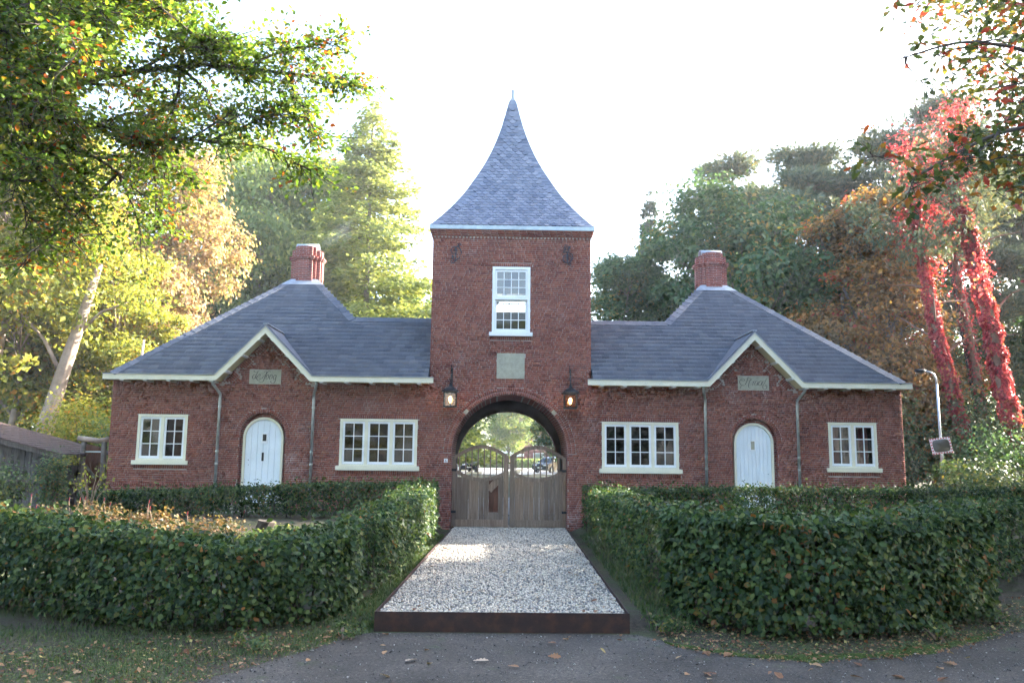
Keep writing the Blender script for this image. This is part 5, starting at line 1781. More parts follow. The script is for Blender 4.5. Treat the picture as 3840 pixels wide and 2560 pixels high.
for i in range(n1):
    fs.append((0, 1 + i, 1 + (i + 1) % n1))
    for j in range(n2 - 1):
        a_ = 1 + j * n1; fs.append((a_ + i, a_ + n1 + i, a_ + n1 + (i + 1) % n1, a_ + (i + 1) % n1))
m.add(vs, fs)
link('mirror_face', m.mesh('mirror_face', 'mirror_glass', True), mr, mM)
m = MB(); m.box((-.05, .03, -.06), (.05, .10, .06)); link('clamp', m.mesh('clamp', 'galvanised'), mr, mM)
# ------------------------------------------------------------------ trees
def bez(p0, p1, bend, n, rg):
    p0 = np.asarray(p0, float); p1 = np.asarray(p1, float)
    t = np.linspace(0, 1, n)[:, None]
    mid = (p0 + p1) / 2 + bend
    return (1 - t) ** 2 * p0 + 2 * t * (1 - t) * mid + t ** 2 * p1

def broadleaf(seed, H=14., rad=4.6, base=.22, nclump=430, per=88, size=.25, cr=.95, trunk_r=.24, tmpl=LEAF2, flat=.7, lobes=11):
    rg = np.random.default_rng(seed)
    cz0 = H * base
    # several lobes make the uneven outline
    lc = []
    for i in range(lobes):
        h = (i + .5) / lobes
        r_ = rad * (.25 + .75 * math.sin(math.pi * (.12 + .80 * h) ** .9)) * rg.uniform(.45, .72)
        a_ = i * 2.4 + rg.normal() * .4
        lc.append((r_ * math.cos(a_), r_ * math.sin(a_), cz0 + (H - cz0) * (.06 + .86 * h), rad * rg.uniform(.36, .60) * (1.15 - .45 * h)))
    lc.append((0, 0, H - rad * .42, rad * .42))
    lc = np.array(lc)
    wts = lc[:, 3] ** 2
    k = rg.choice(len(lc), nclump, p=wts / wts.sum())
    d = rg.normal(size=(nclump, 3)); d /= np.linalg.norm(d, axis=1, keepdims=True)
    d[:, 2] = np.abs(d[:, 2]) * np.where(rg.random(nclump) < .72, 1, -1)
    rr = (.55 + .45 * rg.random(nclump) ** .5)[:, None]
    CP = lc[k, :3] + d * lc[k, 3:4] * rr * np.array([1, 1, .82])
    n = nclump * per
    j = np.repeat(np.arange(nclump), per)
    crad = cr * (.55 + .7 * rg.random(nclump))
    off = rg.normal(size=(n, 3)) * .48
    P = CP[j] + off * crad[j][:, None] * np.array([1, 1, flat])
    out = CP - np.array([0, 0, cz0 + (H - cz0) * .45])
    out /= np.linalg.norm(out, axis=1, keepdims=True)
    N = out[j] * .5 + off * .6 + rg.normal(size=(n, 3)) * .55 + np.array([0, 0, .55])
    V, F = leaves(P, N, size * (.55 + .75 * rg.random(n)), tmpl, rg)
    crown = np_mesh('crown', V, F, 'leaf_green')
    m = MB()
    top = np.array([rg.normal() * .3, rg.normal() * .3, H * .86])
    tp = bez((0, 0, -.2), top, rg.normal(size=3) * np.array([.5, .5, 0]), 8, rg)
    tr = trunk_r * (1 - .9 * np.linspace(0, 1, 8)); tr[0] *= 1.35
    m.tube(tp, list(tr), 9)
    for i, c in enumerate(lc[:-1]):
        h0 = np.clip((c[2] - cz0 * .2) / H * .72, .12, .8)
        s0 = np.array([np.interp(h0 * 7, np.arange(8), tp[:, q]) for q in range(3)])
        lp_ = bez(s0, c[:3], np.array([0, 0, .6]), 6, rg)
        r0_ = trunk_r * .42 * (1 - .5 * h0)
        m.tube(lp_, list(np.linspace(r0_, r0_ * .25, 6)), 6, False)
        for q in np.where(k == i)[0][::2]:
            m.tube(bez(lp_[rg.integers(3, 6)], CP[q], rg.normal(size=3) * .25, 4, rg), [r0_ * .25, r0_ * .16, r0_ * .1, .008], 3, False)
    return m.mesh('trunk', 'bark_grey', True), crown

def conifer(seed, H=20., rad=3.3, n=42000, size=.32, droop=.28, base=.06, taper=1.0, whorl=34, jag=.35, tmpl=LEAF2, trunk_r=.22):
    rg = np.random.default_rng(seed)
    nb = whorl * 9
    hb = base + (1 - base) * rg.random(nb) ** 1.25
    ab = rg.random(nb) * 2 * math.pi
    Lb = rad * np.clip((1 - hb), 0.0, 1) ** taper * (1 - jag + 2 * jag * rg.random(nb)) + .12
    wt = Lb ** 1.25; b = rg.choice(nb, n, p=wt / wt.sum())
    t = rg.random(n) ** .62
    r_ = Lb[b] * t
    ca, sa = np.cos(ab[b]), np.sin(ab[b])
    side = rg.normal(size=n) * (.10 + .16 * Lb[b] * (1 - t * .75))
    z = hb[b] * H + r_ * (.10 if droop < .2 else .02) - droop * r_ ** 1.25 * .55 + rg.normal(size=n) * .07 - np.abs(rg.normal(size=n)) * .14
    P = np.stack([ca * r_ - sa * side, sa * r_ + ca * side, z], -1)
    al = np.stack([ca - sa * side * 1.2, sa + ca * side * 1.2, np.full(n, -.35)], -1) + rg.normal(size=(n, 3)) * .25
    N = np.stack([ca * .3, sa * .3, np.ones(n)], -1) + rg.normal(size=(n, 3)) * .5
    V, F = leaves(P, N, size * (.5 + .7 * rg.random(n)), tmpl, rg, along=al)
    crown = np_mesh('crown', V, F, 'needle_spruce')
    m = MB()
    m.tube([(0, 0, -.2), (0, 0, H * .3), (0, 0, H * .7), (0, 0, H * .99)], [trunk_r * 1.2, trunk_r * .8, trunk_r * .4, .02], 8)
    for i in range(0, nb, 2):
        p0 = (0, 0, hb[i] * H); L = Lb[i] * .85
        m.tube([p0, (math.cos(ab[i]) * L * .5, math.sin(ab[i]) * L * .5, hb[i] * H + .02), (math.cos(ab[i]) * L, math.sin(ab[i]) * L, hb[i] * H - droop * L * .5)], [.035, .02, .006], 3, False)
    return m.mesh('trunk', 'bark_dark', True), crown

def pine(seed, H=22., rad=4.2, nlimb=13, per=7, needles=170, size=.46, low=.55, lean=(0, 0), trunk_r=.26, trunk=True):
    rg = np.random.default_rng(seed)
    m = MB()
    top = np.array([lean[0], lean[1], H * .93])
    tp = bez((0, 0, -.2), top, np.array([rg.normal() * .3, rg.normal() * .3, 0]), 9, rg)
    m.tube(tp, list(trunk_r * np.linspace(1.15, .25, 9)), 9)
    PP, NN, AA = [], [], []
    for i in range(nlimb):
        h = low + (1 - low) * (i + rg.random() * .6) / nlimb
        s0 = np.array([np.interp(h * .93 * 8, np.arange(9), tp[:, q]) for q in range(3)])
        a_ = i * 2.4 + rg.normal() * .5
        L = rad * (1.05 - .75 * (h - low) / (1 - low)) * rg.uniform(.55, 1.1)
        e = s0 + np.array([math.cos(a_) * L, math.sin(a_) * L, rg.uniform(.25, 1.6)])
        lp_ = bez(s0, e, np.array([0, 0, rg.uniform(-.5, .3)]) + rg.normal(size=3) * .3, 7, rg)
        m.tube(lp_, list(np.linspace(.085, .02, 7)), 5, False)
        for j in range(per):
            b = lp_[rg.integers(3, 7)]
            c = b + rg.normal(size=3) * np.array([.75, .75, .25]) + np.array([0, 0, .25])
            m.tube([b, (b + c) / 2 + rg.normal(size=3) * .1, c], [.025, .015, .006], 3, False)
            q = rg.normal(size=(needles, 3)) * np.array([.62, .62, .17]) + c
            PP.append(q); NN.append(rg.normal(size=(needles, 3))); AA.append((q - c) * np.array([1, 1, .6]) + np.array([0, 0, .35]) + rg.normal(size=(needles, 3)) * .3)
    P = np.concatenate(PP); N = np.concatenate(NN); A = np.concatenate(AA)
    V, F = leaves(P, N, size * (.6 + .6 * rg.random(len(P))), NEEDLE, rg, along=A)
    return m.mesh('trunk', 'bark_pine', True), np_mesh('crown', V, F, 'needle_pine')

def plant_tree(name, label, meshes, loc, mat, bark=None, rz=0., sc=(1, 1, 1), group=None, cat='tree'):
    z = ghf(loc[0], loc[1])
    g = thing(name, (loc[0], loc[1], z), label, cat, group, rz)
    S4 = Matrix.Diagonal((*sc, 1))
    t = child('trunk', meshes[0], g, S4); c = child('crown', meshes[1], g, S4)
    if mat: setmat(c, mat)
    if bark: setmat(t, bark)
    return g

BA = broadleaf(1, 16, 4.9, nclump=480)
BB = broadleaf(2, 18, 5.4, nclump=520, lobes=13)
BC = broadleaf(3, 14, 5.6, base=.14, nclump=540, lobes=13)
BD = broadleaf(4, 13, 3.6, base=.10, nclump=420, per=110, size=.19, cr=.8, flat=.45)
SP = conifer(5, 24, 4.6, n=52000, size=.36)
LA = conifer(6, 24, 6.4, n=72000, size=.29, droop=.14, taper=.86, jag=.36, whorl=52)
PA = pine(7)
PB = pine(8, H=20, rad=4.6, nlimb=15, low=.5, lean=(-.8, .2))

W_ = 'trees of the wood behind the gatehouse'
# left background
plant_tree('broadleaf_tree', 'tall yellow green tree behind the timber shed at the left edge', BA, (-21.2, 11.5), 'leaf_yellowgreen', 'bark_pale', .3, (1.05, 1.05, 1.0), W_)
plant_tree('broadleaf_tree', 'yellow green tree filling the left edge, farther back than its neighbour', BB, (-26.5, 17), 'leaf_yellowgreen', 'bark_pale', 1.3, (1, 1, 1.05), W_)
plant_tree('broadleaf_tree', 'small bright yellow green tree just behind the rustic gate', BD, (-17.4, 12.5), 'leaf_yellowgreen', 'bark_pale', 2.0, (.85, .85, .82), W_)
plant_tree('chestnut_tree', 'peach orange autumn chestnut tree left of the lodge roof', BB, (-17.7, 17.5), 'leaf_peach', 'bark_grey', 2.1, (.80, .80, .97), W_)
plant_tree('oak_tree', 'pale green oak directly behind the left lodge roof', BC, (-16.4, 30.5), 'leaf_green', 'bark_grey', .4, (1.1, 1.1, 1.62), W_)
plant_tree('oak_tree', 'pale green bushy tree between the left chimney and the golden conifer', BA, (-12.2, 31), 'leaf_green', 'bark_grey', 2.6, (1.0, 1.0, 1.38), W_)
plant_tree('spruce_tree', 'blue green spruce standing behind the pale green oak', SP, (-17.2, 34), 'needle_spruce', None, 0, (1.15, 1.15, 1.04), W_)
plant_tree('spruce_tree', 'thin dark spruce with the highest tip at the left', SP, (-22.3, 40), 'needle_spruce', None, 1, (1.0, 1.0, 1.28), W_)
plant_tree('conifer_tree', 'tall golden green conifer between the left chimney and the tower', LA, (-8.5, 26), 'needle_larch', 'bark_grey', .2, (1.15, 1.15, 1.0), W_)
plant_tree('oak_tree', 'low green tree behind the left link roof beside the tower', BC, (-5.9, 32), 'leaf_green', 'bark_grey', 1.2, (.75, .75, .95), W_)
# right background
plant_tree('oak_tree', 'broad dark green oak behind the right lodge chimney', BC, (12.4, 18.5), 'leaf_darkgreen', 'bark_grey', 0.5, (1.02, 1.02, 1.14), W_)
plant_tree('oak_tree', 'dark green oak behind the right link roof beside the tower', BA, (6.6, 20.5), 'leaf_darkgreen', 'bark_grey', 1.9, (.80, .80, .80), W_)
plant_tree('spruce_tree', 'pale spruce tip rising above the dark oak right of the tower', SP, (11.6, 40), 'needle_spruce', None, .6, (.9, .9, .96), W_)
plant_tree('pine_tree', 'flat-topped pine above the dark green oak', PA, (15.4, 30), None, None, .3, (1.0, 1.0, 1.03), W_)
plant_tree('pine_tree', 'spreading pine between the flat-topped pine and the red creeper', PB, (19.0, 24.5), None, None, 1.2, (1.0, 1.0, 1.08), W_)
plant_tree('pine_tree', 'tall dense pine behind the two red creeper trunks', PA, (23.2, 20.5), None, None, 2.4, (1.05, 1.05, 1.06), W_)
plant_tree('pine_tree', 'pine whose crown reaches the right edge of the picture', PB, (26.8, 17.5), None, None, 3.9, (1.05, 1.05, .95), W_)
plant_tree('copper_tree', 'copper brown autumn tree behind the right end of the lodge', BD, (16.4, 13.5), 'leaf_copper', 'bark_grey', 0, (1.05, 1.05, 1.07), W_)
plant_tree('copper_tree', 'sparse copper brown tree between the lodge corner and the street lamp', BD, (19.6, 16.5), 'leaf_copper', 'bark_grey', 2.2, (.9, .9, .82), W_)
# darker wood farther back, closing the view
k = 0
for (x, y, me, mt, sc, lab) in (
        (-33, 30, BC, 'leaf_green', 1.25, 'big green tree at the far left of the wood'), (-28, 38, BA, 'leaf_green', 1.15, 'green tree half hidden behind the yellow green trees'),
        (-24, 28, BC, 'leaf_yellowgreen', 1.0, 'yellow tinged tree behind the chestnut'), (-20, 47, BB, 'leaf_green', 1.1, 'green tree deep in the wood on the left'),
        (31, 24, BB, 'leaf_darkgreen', 1.05, 'dark tree behind the pine at the right edge'), (24.5, 30, BA, 'leaf_darkgreen', 1.0, 'dark tree behind the tall dense pine'),
        (35, 19, BC, 'leaf_darkgreen', .95, 'dark broad tree beyond the right picture edge'), (20, 36, BB, 'leaf_darkgreen', .9, 'dark tree behind the spreading pine'),
        (23.5, 10.5, BD, 'leaf_darkgreen', .62, 'low dark tree behind the shrubs at the right edge'), (17.8, 20, BD, 'leaf_darkgreen', .7, 'low dark tree behind the copper brown trees')):
    plant_tree('broadleaf_tree', lab, me, (x, y), mt, 'bark_dark', k * 1.3, (sc, sc, sc), 'darker trees deep in the wood'); k += 1
# conspicuous bare trunks
def trunk_tree(label, pts, rad, bark, group=None):
    g = thing('bare_tree', pts[0], label, 'tree', group)
    MB().tube(pts, rad, 12).build('trunk', bark, g, True)
    return g
g = trunk_tree('thick pale leaning trunk above the timber shed roof', [(-18.5, 9, .3), (-18.2, 9, 2.4), (-17.6, 9, 5.0), (-17.1, 9, 7.0), (-16.6, 9.3, 9.6)], [.42, .34, .27, .22, .12], 'bark_pale')
m = MB(); m.tube([(-17.6, 9, 5.0), (-18.3, 8.8, 6.4), (-19.2, 8.6, 7.4)], [.10, .07, .03], 7); m.tube([(-17.2, 9, 6.6), (-16.3, 9.1, 7.6), (-15.2, 9.0, 8.0)], [.09, .06, .02], 7); m.build('limb', 'bark_pale', g, True)
rgx = np.random.default_rng(4)
P = np.concatenate([rgx.normal(size=(700, 3)) * np.array([.8, .7, .5]) + np.array(c) for c in ((-19.2, 8.6, 7.6), (-16.4, 9.3, 9.8), (-15.2, 9.0, 8.2), (-18.2, 9.2, 9.2), (-17.0, 9.2, 11.0), (-19.0, 9.4, 10.6))])
V, F = leaves(P, rgx.normal(size=P.shape) + np.array([.2, 0, .8]), .12 + .1 * rgx.random(len(P)), LEAF2, rgx)
link('crown', np_mesh('crown', V, F, 'leaf_yellowgreen'), g)
for lab, bx, by, tx, tz, r_ in (('dark bare pine trunk between the two red creeper trunks', 22.3, 14, 21.0, 12, .26), ('slim dark trunk behind the street lamp', 17.4, 12.2, 17.0, 9, .15), ('slim dark trunk in the shade left of the street lamp', 15.6, 12.8, 15.3, 9, .17),
                                ('dark trunk in the shade at the right picture edge', 24.8, 13, 24.2, 12, .22), ('thin pale trunk at the left edge behind the shed', -21.0, 9.5, -20.2, 9, .22), ('thin dark trunk between the shed and the rustic gate', -14.6, 8.6, -14.4, 6, .09)):
    z0 = ghf(bx, by)
    trunk_tree(lab, [(bx, by, z0 - .1), (bx * .6 + tx * .4, by, z0 + tz * .4), (tx, by + .2, z0 + tz)], [r_, r_ * .8, r_ * .5], 'bark_dark' if bx > 0 else 'bark_pale', 'bare trunks at the wood edge')

# pines grown over with red creeper
def creeper_pine(label, clabel, pts, rad, n, top_meshes, seed, tr=(0, 0, 0), thick=.30):
    g = thing('pine_tree', pts[0], label, 'tree', 'pines grown over with red creeper')
    pts = np.array(pts, float)
    tt = np.linspace(0, 1, len(pts)); ts = np.linspace(0, 1, 24)
    sm = np.stack([np.interp(ts, tt, pts[:, k]) for k in range(3)], -1)
    for _ in range(4): sm[1:-1] = (sm[:-2] + 2 * sm[1:-1] + sm[2:]) / 4
    rr = np.interp(ts, tt, rad)
    MB().tube(sm, list(rr), 12).build('trunk', 'bark_pine', g, True)
    rg = np.random.default_rng(seed)
    cr_ = thing('creeper', pts[0], clabel, 'creeper', 'red creepers on pine trunks')
    for (nm, lo, hi, mat, cnt) in (('foliage', .0, .28, 'leaf_redfade', int(n * .22)), ('foliage', .24, 1.0, 'leaf_red', int(n * .78))):
        t = lo + (hi - lo) * rg.random(cnt)
        C_ = np.stack([np.interp(t, ts, sm[:, k]) for k in range(3)], -1); R_ = np.interp(t, ts, rr)
        a_ = rg.random(cnt) * 2 * math.pi
        lump = np.clip(.42 + .75 * np.sin(t * 37 + a_ * 2 + seed) * np.sin(t * 61 - a_), .05, 1.2)
        out_ = R_ + .02 + thick * lump * rg.random(cnt) ** 1.3
        P = C_ + np.stack([np.cos(a_) * out_, np.sin(a_) * out_, -.15 * out_ * rg.random(cnt)], -1)
        keep_ = lump > .16
        P = P[keep_]; a_ = a_[keep_]; cnt = len(P)
        N = np.stack([np.cos(a_), np.sin(a_), np.full(cnt, .5)], -1) + rg.normal(size=(cnt, 3)) * .45
        al = np.stack([np.cos(a_) * .4, np.sin(a_) * .4, -np.ones(cnt)], -1) + rg.normal(size=(cnt, 3)) * .5
        V, F = leaves(P, N, .08 + .09 * rg.random(cnt), LEAF2, rg, along=al)
        link(nm, np_mesh(nm, V, F, mat), cr_)['kind'] = 'stuff'
    # creeper tresses hanging in the crown
    cnt = int(n * .13)
    k = rg.integers(0, 14, cnt)
    cc = pts[-1] + rg.normal(size=(14, 3)) * np.array([1.0, .8, 1.3]) + np.array([0, 0, -.2]) + np.array(tr)
    P = cc[k] + rg.normal(size=(cnt, 3)) * np.array([.22, .22, .45])
    V, F = leaves(P, rg.normal(size=(cnt, 3)) + np.array([0, -.4, .5]), .11 + .08 * rg.random(cnt), LEAF2, rg)
    link('tress', np_mesh('tress', V, F, 'leaf_red'), cr_)['kind'] = 'stuff'
    # bare limbs and needles at the top
    m = MB(); PP = []
    for i in range(9):
        t = .55 + .45 * i / 8
        s0 = np.array([np.interp(t, ts, sm[:, q]) for q in range(3)])
        a_ = i * 2.2; L = rg.uniform(.9, 2.4)
        e = s0 + np.array([math.cos(a_) * L, math.sin(a_) * L * .6, rg.uniform(.2, 1.4)])
        m.tube(bez(s0, e, rg.normal(size=3) * .3, 5, rg), [.07, .05, .04, .03, .015], 5, False)
        if t > .8:
            for q in range(4): PP.append(e + rg.normal(size=3) * .6)
    m.build('limb', 'bark_pine', g, True)
    P = np.concatenate([c + rg.normal(size=(90, 3)) * np.array([.55, .55, .2]) for c in PP])
    V, F = leaves(P, rg.normal(size=P.shape), .28, NEEDLE, rg, along=rg.normal(size=P.shape) + np.array([0, 0, .6]))
    link('crown', np_mesh('crown', V, F, 'needle_pine'), g)
creeper_pine('leaning pine just right of the street lamp, wrapped in red creeper', 'red creeper on the pine just right of the street lamp', [(18.95, 9, .3), (18.45, 9, 2.6), (17.7, 9, 5.7), (17.2, 9, 8.5), (16.8, 9, 12.6)], [.24, .21, .18, .16, .10], 12000, None, 1, (.3, 0, .8), .12)
creeper_pine('leaning pine at the right picture edge, wrapped in thick red creeper', 'thick red creeper on the pine at the right picture edge', [(19.5, 7, .3), (19.15, 7, 2.4), (18.7, 7, 5.2), (18.3, 7, 8.0), (17.75, 7, 11.3), (17.3, 7, 13.0)], [.29, .26, .23, .21, .17, .09], 18000, None, 2, (-.2, .5, .6), .17)
creeper_pine('slender pine between and behind the other creeper pines', 'thin red creeper on the slender pine between the others', [(21.2, 12, .3), (20.9, 12, 4), (20.3, 12, 9), (19.8, 12, 13.0)], [.20, .18, .15, .08], 2200, None, 3, (0, 0, 0), .22)

# ------------------------------------------------------------------ near trees whose boughs hang into the picture
def bough_tree(name, label, trunk_pts, trunk_r, boughs, ntw, twl, lsize, tmpl, mat, bark, seed, lobes=(), lobe_mat=None, planar=.5, per=16, nsec=9, seclen=1.5):
    def expand(boughs, rg, nsec, seclen):
        for bp, r_, dens in boughs:
            b = polysmooth(bp, 30)
            yield b, r_, dens * .6, None
            for i in range(nsec):
                k = int(7 + 22 * rg.random() ** .8)
                k = min(k, 28)
                td = b[k + 1] - b[k]; td /= np.linalg.norm(td)
                d = td * .7 + rg.normal(size=3) * np.array([.75, .6, .62]); d /= np.linalg.norm(d)
                L = seclen * rg.uniform(.5, 1.25)
                e = b[k] + d * L + np.array([0, 0, -.18 * L])
                yield polysmooth(np.stack([b[k], b[k] + d * L * .5 + rg.normal(size=3) * .08, e]), 30), r_ * .3, dens, None
    rg = np.random.default_rng(seed)
    g = thing(name, trunk_pts[0], label, 'tree')
    MB().tube(trunk_pts, trunk_r, 12).build('trunk', bark, g, True)
    PP, NN, AA = [], [], []
    for bi, (b, r_, dens, m) in enumerate(expand(boughs, rg, nsec, seclen)):
        if m is None: m = MB()
        m.tube(b, list(np.linspace(r_, r_ * .12, 30)), 7 if r_ > .04 else 4, False)
        L = np.linalg.norm(np.diff(b, axis=0), axis=1).sum()
        nt_ = int(ntw * L * dens)
        for i in range(nt_):
            q = .22 + .78 * rg.random() ** .8
            k = min(int(q * 29), 28)
            s0 = b[k] + (b[k + 1] - b[k]) * (q * 29 - k)
            tdir = b[k + 1] - b[k]; tdir /= np.linalg.norm(tdir)
            d = tdir * .55 + rg.normal(size=3) * np.array([.8, .8, planar]); d /= np.linalg.norm(d)
            tl = twl * (.5 + .8 * rg.random())
            e = s0 + d * tl + np.array([0, 0, -.10 * tl])
            m.tube([s0, (s0 + e) / 2 + rg.normal(size=3) * .04, e], [.010, .007, .003], 3, False)
            # side twigs carry leaves in flat sprays
            up_ = np.array([0, 0, 1.0]) + rg.normal(size=3) * .35
            sd = np.cross(d, up_); sd /= np.linalg.norm(sd)
            t = rg.random(per)[:, None]
            w_ = (rg.random(per)[:, None] * 2 - 1) * (.12 + .30 * tl * (1 - t * .6))
            p = s0 + (e - s0) * t + sd * w_ + rg.normal(size=(per, 3)) * .035
            PP.append(p); NN.append(np.tile(up_, (per, 1)) + rg.normal(size=(per, 3)) * .45); AA.append(sd * np.sign(w_) + d * .8 + np.array([0, 0, -.2]) + rg.normal(size=(per, 3)) * .3)
        m.build('bough', bark, g, True)
    P = np.concatenate(PP); N = np.concatenate(NN); A = np.concatenate(AA)
    V, F = leaves(P, N, lsize * (.6 + .65 * rg.random(len(P))), tmpl, rg, along=A)
    link('crown', np_mesh('crown', V, F, mat), g)
    if lobes:
        CP = []
        for (c, r_, n) in lobes:
            d = rg.normal(size=(n, 3)); d /= np.linalg.norm(d, axis=1, keepdims=True)
            CP.append(np.array(c) + d * r_ * (rg.random((n, 1)) ** .4))
        CP = np.concatenate(CP); per2 = 60
        j = np.repeat(np.arange(len(CP)), per2)
        P = CP[j] + rg.normal(size=(len(j), 3)) * np.array([.42, .42, .25])
        V, F = leaves(P, rg.normal(size=P.shape) * .6 + np.array([0, 0, 1]), .17 * (.6 + .7 * rg.random(len(P))), LEAF2, rg)
        link('crown', np_mesh('crown', V, F, mat), g)
    return g

bough_tree('beech_tree', 'near beech at the left whose leafy boughs fill the upper left corner', [(-13.2, -9.0, -.1), (-13.0, -9.1, 3), (-12.8, -9.2, 6), (-12.6, -9.3, 10), (-12.5, -9.3, 14)], [.55, .46, .40, .30, .10],
           [([(-12.9, -9.2, 5.0), (-10.2, -10.0, 7.2), (-7.6, -10.7, 8.1), (-5.3, -11.0, 8.35), (-3.5, -11.0, 8.15)], .12, 1.6),
            ([(-12.9, -9.2, 4.6), (-10.4, -10.0, 6.3), (-8.2, -10.6, 7.1), (-6.9, -10.9, 6.8), (-6.1, -11.0, 6.1)], .11, 1.1),
            ([(-12.8, -9.2, 6.2), (-10.2, -10.2, 8.4), (-8.0, -10.9, 9.3), (-6.1, -11.1, 9.7), (-4.6, -11.2, 9.85)], .11, 1.7),
            ([(-12.8, -9.2, 5.6), (-9.6, -10.4, 7.6), (-7.6, -11.0, 7.4), (-6.0, -11.2, 7.0), (-4.7, -11.2, 6.9)], .09, 1.25),
            ([(-12.9, -9.2, 5.2), (-10.0, -10.6, 6.9), (-8.6, -11.2, 7.0), (-7.6, -11.5, 6.5), (-7.1, -11.6, 5.9)], .08, 1.0),
            ([(-12.8, -9.2, 7.0), (-9.8, -9.8, 9.6), (-7.6, -10.2, 10.4), (-5.7, -10.4, 10.6)], .09, 1.6),
            ([(-12.8, -9.2, 6.4), (-9.9, -10.8, 8.2), (-8.0, -11.6, 8.0), (-6.4, -12.0, 7.8)], .08, 1.25),
            ([(-12.7, -9.2, 8.0), (-9.6, -10.4, 9.5), (-7.2, -11.2, 9.0), (-5.5, -11.5, 9.15)], .08, 1.4), ([(-12.7, -9.2, 7.6), (-9.2, -11.6, 8.8), (-7.1, -12.2, 9.2), (-5.7, -12.4, 9.3)], .08, 1.1),
            ([(-12.8, -9.2, 6.0), (-10.0, -11.0, 7.6), (-8.1, -12.0, 7.4), (-6.9, -12.3, 7.0)], .07, 1.1), ([(-12.8, -9.2, 6.8), (-10.2, -11.2, 8.4), (-8.4, -12.2, 8.6), (-7.2, -12.6, 8.3)], .07, 1.2)],
           17, .62, .088, LEAF4, 'leaf_beech', 'bark_dark', 31,
           lobes=[((-14.5, -8, 8.5), 3.0, 90), ((-13, -8.5, 12), 3.2, 90), ((-14, -10.5, 10), 2.5, 60)], planar=.42, per=16, nsec=11, seclen=1.6)
bough_tree('oak_tree', 'near oak at the right whose boughs hang into the upper right corner', [(12.4, -8.6, -.1), (12.3, -8.7, 3), (12.1, -8.8, 6), (12.0, -8.8, 9), (11.9, -8.8, 13)], [.5, .42, .36, .26, .1],
           [([(12.1, -8.8, 6.0), (10.3, -9.8, 7.3), (9.0, -10.5, 7.75), (7.9, -10.9, 7.45), (6.8, -11.1, 6.85), (6.2, -11.2, 6.45)], .09, 1.15),
            ([(12.0, -8.8, 7.4), (10.2, -9.8, 8.8), (8.6, -10.6, 9.1), (7.3, -11.0, 9.0), (6.1, -11.1, 8.55)], .08, .62),
            ([(12.0, -8.8, 8.0), (10.0, -10.2, 9.6), (8.2, -10.9, 10.0), (6.6, -11.2, 9.75)], .08, .75),
            ([(12.1, -8.8, 6.6), (10.4, -10.2, 8.0), (9.0, -11.0, 8.3), (8.2, -11.4, 8.1), (7.4, -11.5, 7.9)], .07, .55),
            ([(12.1, -8.8, 6.2), (9.9, -9.6, 7.6), (8.4, -10.2, 7.3), (7.4, -10.6, 6.9)], .06, .9)],
           4.6, .5, .165, OAK, 'leaf_oak_near', 'bark_dark', 32,
           lobes=[((13.2, -8, 9), 3.2, 110), ((12.5, -7.2, 12), 3.2, 100), ((14.8, -9.5, 8), 2.6, 60), ((14.5, -6, 6.5), 2.4, 60)], planar=.45, per=10, nsec=7, seclen=1.1)

# trees standing round the camera's side of the road: they shade the foreground and show in the window panes
O_ = 'trees on the camera side of the road'
k = 0
for (x, y, me, mt, sc, lab) in (
        (23.5, -1.8, BC, 'leaf_darkgreen', 1.1, 'roadside tree beyond the right picture edge nearest the lodge'), (27, -6, BB, 'leaf_darkgreen', 1.0, 'roadside tree beyond the right picture edge, farther along'), (19, -12, BA, 'leaf_green', .95, 'roadside tree right of the camera'),
        (-17, -33, BC, 'leaf_yellowgreen', .95, 'yellow green tree behind the camera on the left'), (-25, -28, BB, 'leaf_green', .95, 'green tree behind the camera at the far left'), (-9, -38, BB, 'leaf_yellowgreen', .85, 'yellow green tree behind the camera near the middle'),
        (0.5, -44, BA, 'leaf_green', .85, 'green tree straight behind the camera'), (9, -40, BC, 'leaf_darkgreen', .8, 'dark tree behind the camera near the middle right'), (18, -36, BB, 'leaf_darkgreen', .95, 'dark tree behind the camera on the right'),
        (27, -30, BC, 'leaf_darkgreen', 1.0, 'dark tree behind the camera at the far right'), (4.5, -47, SP, 'needle_spruce', .75, 'spruce behind the camera')):
    plant_tree('broadleaf_tree' if me is not SP else 'spruce_tree', lab, me, (x, y), mt, None, k * 1.7, (sc, sc, sc), O_); k += 1
